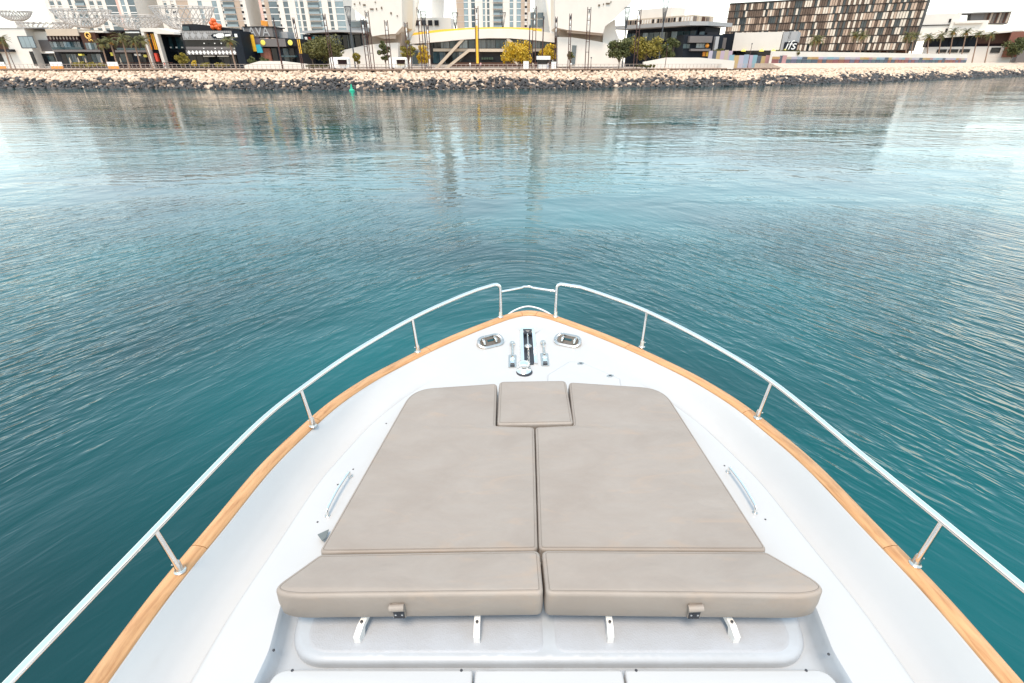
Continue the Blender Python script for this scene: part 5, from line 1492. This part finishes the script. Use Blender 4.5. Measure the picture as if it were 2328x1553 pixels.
# ------------------------------------------------------------------ trees
def leaf_mat(name, c, c2):
    m = mat(name, c, rough=0.7, col2=c2, vscale=0.9)
    b = m.node_tree.nodes["Principled BSDF"]; return m
LG = leaf_mat("olive_leaves", (0.150, 0.135, 0.030), (0.050, 0.050, 0.014))
LG2 = leaf_mat("green_leaves", (0.120, 0.125, 0.035), (0.035, 0.045, 0.012))
LY = leaf_mat("yellow_blossom", (0.72, 0.46, 0.02), (0.26, 0.18, 0.02))
LYG = leaf_mat("yellow_green_leaves", (0.34, 0.26, 0.035), (0.11, 0.10, 0.02))
BARK = mat("bark", (0.20, 0.14, 0.10), rough=0.9, var=0.3, vscale=3)
def tree(label, px, pt, pb, hw, Y, m_, name="tree", n=1500, trunk_px=None, seed=0, squash=1.0, group=None, leaf=0.30):
    r_ = np.random.default_rng(seed)
    zt, zb_ = at(CX, pt, Y).z - GZ, at(CX, pb, Y).z - GZ
    c = at(px, (pt + pb) / 2, Y); d = Y * _cp
    n = int(n * 1.5)
    rx_ = 1.15 * hw / F_PX * d; H = zt - zb_; zb_ = max(zb_, 0.4)
    root = thing(name, label, "tree", (c.x, Y, GZ), 0, group)
    t = MB(); t.tube([(0, 0, -0.2), (0.1, 0, zb_ * 0.6), (0.0, 0.1, zb_ + H * 0.35)], [0.20, 0.15, 0.08], 7)
    for k in range(6):
        a = k * 1.05 + r_.random(); e = rx_ * 0.6
        t.tube([(0.05, 0, max(0.3, zb_ * 0.75)), (e * 0.5 * math.cos(a), e * 0.4 * math.sin(a), zb_ + H * 0.3), (e * math.cos(a), e * 0.8 * math.sin(a), zb_ + H * (0.45 + 0.3 * r_.random()))], [0.09, 0.06, 0.03], 5)
    t.build("trunk", BARK, root)
    # clumps spread through the crown, leaves spread through the clumps
    nc = max(9, int(13 * max(1, rx_ / 2)))
    cl = []
    for k in range(nc):
        v = r_.normal(size=3); v /= np.linalg.norm(v); q = r_.random() ** 0.4
        cl.append((v * q * np.array((rx_ * 0.84, rx_ * 0.75, H * 0.42)) + np.array((0, 0, zb_ + H * 0.5)), (0.35 + 0.3 * r_.random()) * min(rx_, H) * 0.62))
    nn = n
    idx = r_.integers(nc, size=nn)
    C_ = np.array([cl[i][0] for i in idx]); rad = np.array([cl[i][1] for i in idx])
    v = r_.normal(size=(nn, 3)); v /= np.linalg.norm(v, axis=1)[:, None]
    P = C_ + v * (rad * r_.random(nn) ** 0.45)[:, None] * np.array((1.15, 1.1, 0.85))
    s_ = leaf * (0.6 + 0.8 * r_.random(nn))
    a = r_.normal(size=(nn, 3)); a /= np.linalg.norm(a, axis=1)[:, None]
    b_ = np.cross(a, r_.normal(size=(nn, 3))); b_ /= np.linalg.norm(b_, axis=1)[:, None]
    vv = np.empty((nn, 4, 3)); A = a * s_[:, None]; B = b_ * (s_ * 0.6)[:, None]
    vv[:, 0] = P - A; vv[:, 1] = P - B; vv[:, 2] = P + A; vv[:, 3] = P + B
    q = MB(); q.v = [tuple(p) for p in vv.reshape(-1, 3)]; q.f = [(4 * i, 4 * i + 1, 4 * i + 2, 4 * i + 3) for i in range(nn)]
    q.build("crown", m_, root, recalc=False)
    return root
tree("broad round olive green tree behind the mast in front of the glass pavilion", 742, 83, 139, 44, 166, LG, n=4200, seed=1)
tree("low left limb tree joined to the broad olive tree by the orange banner", 706, 97, 135, 18, 168, LG, n=1400, seed=11)
tree("little olive tree with a pointed crown before the left white wing", 811, 113, 146, 9, 168, LYG, n=600, seed=2, leaf=0.22)
tree("slim tall green tree between mast and front left leg", 873, 82, 142, 14, 172, LG2, n=1300, seed=3, leaf=0.24)
tree("sparse yellow green tree in front of the front left leg", 926, 86, 136, 15, 170, LYG, n=1100, seed=4, leaf=0.24)
tree("yellow flowering shrub at the left end of the station glass", 964, 101, 148, 17, 172, LY, n=1300, seed=5, leaf=0.24)
tree("big yellow flowering tree right of the station entrance", 1180, 92, 146, 32, 170, LY, n=3000, seed=6, leaf=0.26)
tree("low yellow bush in front of the station entrance", 1150, 118, 147, 10, 168, LY, n=600, seed=16, leaf=0.24)
tree("yellow flowering tree beside the front right leg", 1249, 97, 143, 19, 170, LY, n=1500, seed=7, leaf=0.25)
tree("tiny thin tree at the slit window of the right wing", 1297, 112, 142, 9, 172, LG, n=260, seed=8, leaf=0.2)
tree("olive tree with reddish tips left of the twin mast before the mall", 1410, 80, 140, 27, 176, LG2, n=2200, seed=9)
tree("yellowish olive tree right of the twin mast before the mall", 1470, 78, 134, 33, 178, LYG, n=2600, seed=10)
tree("round dark olive tree by the thin lamp post near the mall", 1524, 83, 140, 18, 176, LG2, n=1700, seed=12)
tree("spreading green bush at the end of the white box building", 1790, 113, 131, 27, 205, LG, "bush", n=1200, seed=13)
tree("round green bush at the hoarding", 1634, 110, 124, 12, 205, LG, "bush", n=500, seed=14)
tree("blue green garden tree at the far right edge", 2310, 85, 128, 22, 312, LG2, n=1500, seed=15, leaf=0.45)
tree("rough golden bush left of the diamond restaurant", 415, 118, 150, 14, 172, LYG, "bush", n=900, seed=17)
tree("small yellow bush by the railing below the diamond restaurant", 441, 137, 151, 6, 166, LY, "bush", n=300, seed=18, leaf=0.2)
tree("potted bush left of the brick shop wall", 572, 128, 148, 11, 170, LG2, "bush", n=600, seed=19, leaf=0.24)
tree("potted bush in front of the brick shop wall", 603, 130, 149, 14, 170, LG2, "bush", n=700, seed=20, leaf=0.24)
tree("low clipped green hedge mound before the gold emblem restaurant", 200, 142.5, 154, 34, 164, LYG, "hedge", n=1200, seed=21, leaf=0.22)
for k, (px, lab) in enumerate(((465, "left"), (505, "right"))):
    tree("clipped hedge in the %s half of the planter below the diamond restaurant" % lab, px, 143, 152, 17, 164, LYG, "hedge", n=500, seed=30 + k, leaf=0.22)
for px, hw, lab, k in ((1470, 30, "long low hedge behind the railing before the mall", 0), (732, 45, "low hedge behind the railing under the broad olive tree", 1)):
    tree(lab, px, 147, 153, hw, 164, LG, "hedge", n=900, seed=40 + k, leaf=0.22)

# ------------------------------------------------------------------ palms
PALML = leaf_mat("palm_fronds", (0.165, 0.155, 0.045), (0.06, 0.065, 0.02)); PALMD = leaf_mat("dry_fronds", (0.50, 0.26, 0.06), (0.26, 0.13, 0.04))
PTR = mat("palm_trunk", (0.36, 0.23, 0.16), rough=0.9, var=0.35, vscale=4)
def palm_meshes(seed):
    r_ = np.random.default_rng(seed)
    q = MB()
    for k in range(30):
        a = 2 * math.pi * k / 30 + r_.normal() * 0.15; el = R(-25 + 105 * r_.random()); Lf = 2.3 + 0.5 * r_.random()
        d = Vector((math.cos(a), math.sin(a), 0)); sd = Vector((-math.sin(a), math.cos(a), 0))
        p = Vector((0, 0, 0)); e = el; pts = [p.copy()]
        for j in range(6):
            p = p + (d * math.cos(e) + Vector((0, 0, math.sin(e)))) * Lf / 6; e -= 0.26; pts.append(p.copy())
        for j in range(6):
            for t in (0.25, 0.75):
                c = pts[j].lerp(pts[j + 1], t); w = 0.62 * math.sin(math.pi * min(0.97, (j + t + 0.7) / 7)); dr = (pts[j + 1] - pts[j]).normalized()
                for s_ in (-1, 1):
                    tip = c + sd * s_ * w + dr * 0.25 - Vector((0, 0, 0.22))
                    q.add([c - dr * 0.06, c + dr * 0.08, tip], [(0, 1, 2)])
            q.add([pts[j] + sd * 0.03, pts[j] - sd * 0.03, pts[j + 1] - sd * 0.02, pts[j + 1] + sd * 0.02], [(0, 1, 2, 3)])
    dr_ = MB()
    for k in range(26):
        a = r_.random() * 6.28; x, y = 0.35 * math.cos(a), 0.35 * math.sin(a)
        dr_.add([(x, y, 0.1), (x * 2.2, y * 2.2, -0.5 - 0.5 * r_.random()), (x * 1.8 + 0.12, y * 1.8 - 0.12, -0.9)], [(0, 1, 2)])
    for k in range(5):
        a = r_.random() * 6.28
        dr_.lathe([(0.02, -0.3), (0.2, -0.12), (0.2, 0.1), (0.02, 0.3)], (0.5 * math.cos(a), 0.5 * math.sin(a), -0.45), 6)
    return q.mesh("fronds", PALML, recalc=False), dr_.mesh("dry_skirt", PALMD, recalc=False)
PAL = [palm_meshes(60 + i) for i in range(4)]
trunk_me = MB().tube([(0, 0, -0.03), (0.02, 0, 0.3), (0.01, 0.0, 0.7), (0, 0, 1.0)], [0.9, 0.78, 0.72, 0.8], 9).mesh("trunk", PTR, smooth=True)
def palm(label, pxb, pxt, pyt, Y, k, sc=1.0, group="palms in front of the shops"):
    b_, t = at(pxb, 152, Y), at(pxt, pyt, Y); H = t.z - GZ
    r_ = thing("palm_tree", label, "palm", (b_.x, Y, GZ), 0, group)
    tr = link("trunk", trunk_me, r_, (0, 0, 0), (0, math.atan2(t.x - b_.x, H), 0), (0.26 * sc, 0.26 * sc, H))
    fr = link("crown", PAL[k % 4][0], r_, (t.x - b_.x, 0, H), (0, 0, k * 1.3), (sc, sc, sc)); link("dry_skirt", PAL[k % 4][1], r_, (t.x - b_.x, 0, H), (0, 0, k * 2.1), (sc, sc, sc))
palm("palm cut by the left edge before the white house", 24, 4, 92, 172, 0, 1.0)
palm("first palm from the left in the row before the maroon shops", 246, 231, 101, 174, 1)
palm("second palm from the left in the row before the maroon shops", 268, 250, 94, 174, 2)
palm("third and tallest palm from the left in the row before the maroon shops", 294, 277, 88, 174, 3, 1.1)
palm("fourth palm from the left in the row before the maroon shops", 320, 305, 95, 174, 0)
palm("fifth palm, just left of the white portal frame", 347, 326, 93, 174, 1)
palm("single palm in front of the diamond restaurant's right end", 536, 521, 94, 166, 2, 0.95)
g2 = "palms on the hotel terrace"
for i, (pxb, pxt, pyt, Y, lab) in enumerate(((1846, 1853, 91, 262, "leftmost palm before the hotel"), (1853, 1862, 92, 264, "palm right behind the leftmost hotel palm"), (1938, 1946, 80, 268, "taller palm left of the hotel porch"), (1950, 1961, 82, 266, "palm just right of the taller palm by the hotel porch"),
                           (2055, 2064, 83, 280, "palm at the hotel's right end"), (2066, 2078, 84, 284, "palm right of the one at the hotel's right end"), (2104, 2112, 85, 288, "reddish stemmed palm between hotel and villa"), (2128, 2141, 80, 296, "first palm from the left before the villa glazing"),
                           (2153, 2168, 73, 300, "second and taller palm before the villa glazing"), (2180, 2197, 74, 302, "third palm before the villa glazing"), (2207, 2224, 78, 304, "palm at the right end of the villa glazing"), (2236, 2253, 80, 306, "palm before the villa's brown timber wall"))):
    palm(lab, pxb, pxt, pyt, Y, i, 1.35, g2)

# ------------------------------------------------------------------ buoy
bp = onz(800, 207, 0)
by = thing("channel_buoy", "small green conical channel buoy floating before the rocks", "buoy", (bp[0], bp[1], 0))
GRN = mat("buoy_green", (0.02, 0.42, 0.24), rough=0.4)
MB().lathe([(0.2, -0.4), (0.62, -0.2), (0.68, 0.04), (0.66, 0.2), (0.42, 0.36), (0.32, 0.45)], (0, 0, 0), 20).build("float", GRN, by, smooth=True, auto=40)
MB().lathe([(0.32, 0.40), (0.22, 0.85), (0.19, 1.1), (0.22, 1.14), (0.22, 1.2), (0.08, 1.42), (0.02, 1.55)], (0, 0, 0), 16).build("cone", GRN, by, smooth=True, auto=40)

# ------------------------------------------------------------------ promenade clutter
def food_trailer(label, px, Y, w, h, counter):
    c = at(px, 152, Y)
    r_ = thing("food_trailer", label, "food trailer", (c.x, Y, GZ))
    prof_ = ccw(round_poly([(-w / 2, 0.35), (w / 2, 0.35), (w / 2, h), (-w / 2, h)], [0.2, 0.2, 0.6, 0.6], 6))
    MB().prism(prof_, 0, 2.1).build("body", LAMP, r_)
    MB().box(-w * 0.05, w * 0.42, -0.03, -0.004, h * 0.42, h * 0.78).build("hatch_opening", MAROON, r_)
    MB().prism([(-w * 0.08, h * 0.80), (w * 0.45, h * 0.80), (w * 0.45, h * 0.84), (-w * 0.08, h * 0.84)], -0.9, -0.004).build("hatch_flap", LAMP, r_)
    MB().box(-w * 0.05, w * 0.42, -0.45, -0.031, h * 0.38, h * 0.415).build("counter", counter, r_)
    for x in (-w * 0.28, w * 0.28): MB().lathe([(0.33, -0.1), (0.33, 0.1)], (0, 0, 0), 14).xform(Matrix.Translation((x, 0.2, 0.33)) @ Matrix.Rotation(R(90), 4, 'X')).build("wheel", black, r_)
food_trailer("white rounded food trailer behind the railing under the broad olive tree", 772, 160, 5.2, 2.9, REDB)
food_trailer("white rounded food trailer in front of the front left leg", 905, 164, 5.0, 2.9, LEMON)
c = at(1235, 152, 162)
r_ = thing("kiosk", "white canopied drinks kiosk before the yellow flowering trees", "kiosk", (c.x, 162, GZ))
MB().box(-1.9, 1.9, -0.6, 1.6, 2.3, 3.2).build("canopy", LAMP, r_); MB().box(-1.6, 1.6, 0.2, 1.4, -0.02, 1.1).build("counter", LAMP, r_); MB().box(-1.5, 1.5, 1.42, 1.5, 1.1, 2.29).build("back_panel", GLASSD, r_)
for x in (-1.6, 1.6): MB().box(x - 0.06, x + 0.06, -0.4, -0.28, -0.02, 2.29).build("post", DARKM, r_)
for px, w, h, lab in ((1196, 1.5, 1.9, "white square planter tub left of the drinks kiosk"), (1259, 1.3, 1.8, "white square planter tub right of the drinks kiosk")):
    c = at(px, 152, 160); r_ = thing("planter_tub", lab, "planter", (c.x, 160, GZ))
    MB().slab(ccw(round_poly([(-w / 2, 0), (w / 2, 0), (w / 2, w), (-w / 2, w)], 0.2, 4)), -0.02, h).build("tub", LAMP, r_); MB().slab([(-w / 2 + .15, .15), (w / 2 - .15, .15), (w / 2 - .15, w - .15), (-w / 2 + .15, w - .15)], h, h + 0.12).build("soil", MATS["planter_plants"], r_)
for px, w, lab, m_ in ((131, 3.4, "low orange and white notice board before the restaurant terrace", ORANGE), (259, 2.9, "white notice board with orange base before the maroon shops", ORANGE), (2, 3.0, "orange based notice board at the left edge", ORANGE)):
    c = at(px, 156, 162); r_ = thing("notice_board", lab, "notice board", (c.x, 162, GZ))
    MB().box(-w / 2, w / 2, 0, 0.15, 0.75, 1.75).build("panel", LAMP, r_); MB().box(-w / 2, w / 2, -0.02, 0.17, -0.02, 0.74).build("base", m_, r_)
# terrace fences and parasols left
tf = thing("terrace_fence", "brown slatted terrace fence before the restaurants on the left", "fence", (0, 0, 0))
me = MB().box(-0.05, 0.05, -0.05, 0.05, 0, 1.5).mesh("post", BROWN)
for px in range(165, 400, 9):
    c = at(px, 152, 176); link("post", me, tf, (c.x, 176, GZ - 0.02))
a, b_ = at(165, 152, 176), at(396, 152, 176)
for z in (0.5, 1.0, 1.45): MB().box(a.x, b_.x, 175.92, 175.949, GZ + z, GZ + z + 0.16).build("rail", BROWN, tf)
for i, (px, pt, m_, lab) in enumerate(((165, 130, CREAM, "closed cream parasol at the left of the restaurant terrace"), (184, 130, CREAM, "closed cream parasol in the middle of the restaurant terrace"), (200, 131, BEIGE, "closed beige parasol before the restaurant terrace door"), (236, 130, CREAM, "closed cream parasol left of the first palm"), (279, 130, CREAM, "closed cream parasol under the row of palms"))):
    c = at(px, 152, 178); H = at(CX, pt, 178).z - GZ; r_ = thing("parasol", lab, "parasol", (c.x, 178, GZ), 0, "closed parasols on the restaurant terrace")
    MB().tube([(0, 0, -0.02), (0, 0, H)], 0.04, 6).build("pole", DARKM, r_); MB().lathe([(0.06, H * 0.38), (0.26, H * 0.45), (0.16, H * 0.8), (0.03, H)], (0, 0, 0), 8).build("canopy", m_, r_)

# ------------------------------------------------------------------ people on the promenade
def person_mesh(stride):
    me = bpy.data.meshes.new("body"); bm = bmesh.new()
    J = [(0, 0, 0.95), (0, 0.01, 1.18), (0, 0.0, 1.42), (0, 0.0, 1.52), (0, -0.01, 1.66), (0, -0.01, 1.74),
         (0.10, 0, 0.90), (0.11, -stride * 0.5, 0.50), (0.11, -stride * 0.6, 0.08), (0.12, -stride * 0.6 - 0.12, 0.03),
         (-0.10, 0, 0.90), (-0.11, stride * 0.5, 0.50), (-0.11, stride * 0.9, 0.08), (-0.12, stride * 0.9 - 0.12, 0.03),
         (0.19, 0, 1.40), (0.24, stride * 0.3, 1.12), (0.25, stride * 0.2 - 0.08, 0.86), (-0.19, 0, 1.40), (-0.24, -stride * 0.3, 1.12), (-0.25, -stride * 0.2 - 0.08, 0.86)]
    rad = [0.14, 0.13, 0.14, 0.06, 0.10, 0.07, 0.09, 0.06, 0.045, 0.04, 0.09, 0.06, 0.045, 0.04, 0.06, 0.045, 0.035, 0.06, 0.045, 0.035]
    E = [(0, 1), (1, 2), (2, 3), (3, 4), (4, 5), (0, 6), (6, 7), (7, 8), (8, 9), (0, 10), (10, 11), (11, 12), (12, 13), (2, 14), (14, 15), (15, 16), (2, 17), (17, 18), (18, 19)]
    vs_ = [bm.verts.new(p) for p in J]
    for a, b_ in E: bm.edges.new((vs_[a], vs_[b_]))
    bm.to_mesh(me); bm.free()
    o_ = bpy.data.objects.new("tmp", me); COL.objects.link(o_)
    sk = o_.modifiers.new("skin", 'SKIN'); ss = o_.modifiers.new("sub", 'SUBSURF'); ss.levels = 1
    for i, v in enumerate(me.skin_vertices[0].data): v.radius = (rad[i], rad[i]); v.use_root = (i == 0)
    dg = bpy.context.evaluated_depsgraph_get(); dg.update()
    out = bpy.data.meshes.new_from_object(o_.evaluated_get(dg)); bpy.data.objects.remove(o_); return out
pmesh = [person_mesh(0.12), person_mesh(0.34)]
skin = mat("skin", (0.42, 0.26, 0.18), rough=0.6); hair = mat("dark_hair", (0.03, 0.02, 0.015), rough=0.6)
def person(label, px, Y, k, top, leg_c, rz):
    c = at(px, 152, Y); me = pmesh[k].copy(); me.materials.clear()
    for m_ in (skin, top, leg_c): me.materials.append(m_)
    for p in me.polygons:
        z = p.center.z; x = abs(p.center.x)
        p.material_index = 0 if z > 1.47 or (x > 0.2 and z < 1.2 and z > 0.8) else (1 if z > 0.93 else 2)
    me.shade_smooth()
    r_ = link("person", me, None, (c.x, Y, GZ - 0.02), (0, 0, rz)); tag(r_, label, "person", "people on the promenade")
    MB().lathe([(0.02, 0.10), (0.08, 0.09), (0.112, 0.03), (0.11, -0.04), (0.07, -0.08)], (0, 0.02, 1.71), 10).build("hair", hair, r_, smooth=True)
cl = lambda n_, c: mat("cloth_" + n_, c, rough=0.8)
person("person in white walking towards the station entrance left of the yellow banner mast", 1069, 168, 1, cl("white", (0.75, 0.73, 0.7)), cl("grey", (0.3, 0.3, 0.32)), 0.4)
person("person in pink standing just right of the yellow banner mast", 1093, 168, 0, cl("pink", (0.65, 0.35, 0.35)), cl("dark", (0.05, 0.05, 0.07)), 2.6)
person("person in cream standing left of the drinks kiosk by the tall mast", 1211, 160, 0, cl("cream", (0.7, 0.6, 0.45)), cl("cream2", (0.62, 0.52, 0.4)), 0.2)
person("person in pale clothes at the right side of the drinks kiosk counter", 1246, 160.5, 1, cl("pale", (0.7, 0.68, 0.66)), cl("blue", (0.12, 0.16, 0.28)), 1.4)
person("person in dark clothes walking in front of the right hand food trailer", 921, 161, 1, cl("black", (0.04, 0.04, 0.05)), cl("dark", (0.05, 0.05, 0.07)), 1.6)
person("person in white at the foot of the front right leg", 1298, 162, 0, cl("white", (0.75, 0.73, 0.7)), cl("tan", (0.45, 0.35, 0.25)), 3.0)
person("person in red walking along the far left shops near the white portal", 376, 166, 1, RED, cl("dark", (0.05, 0.05, 0.07)), 1.5)
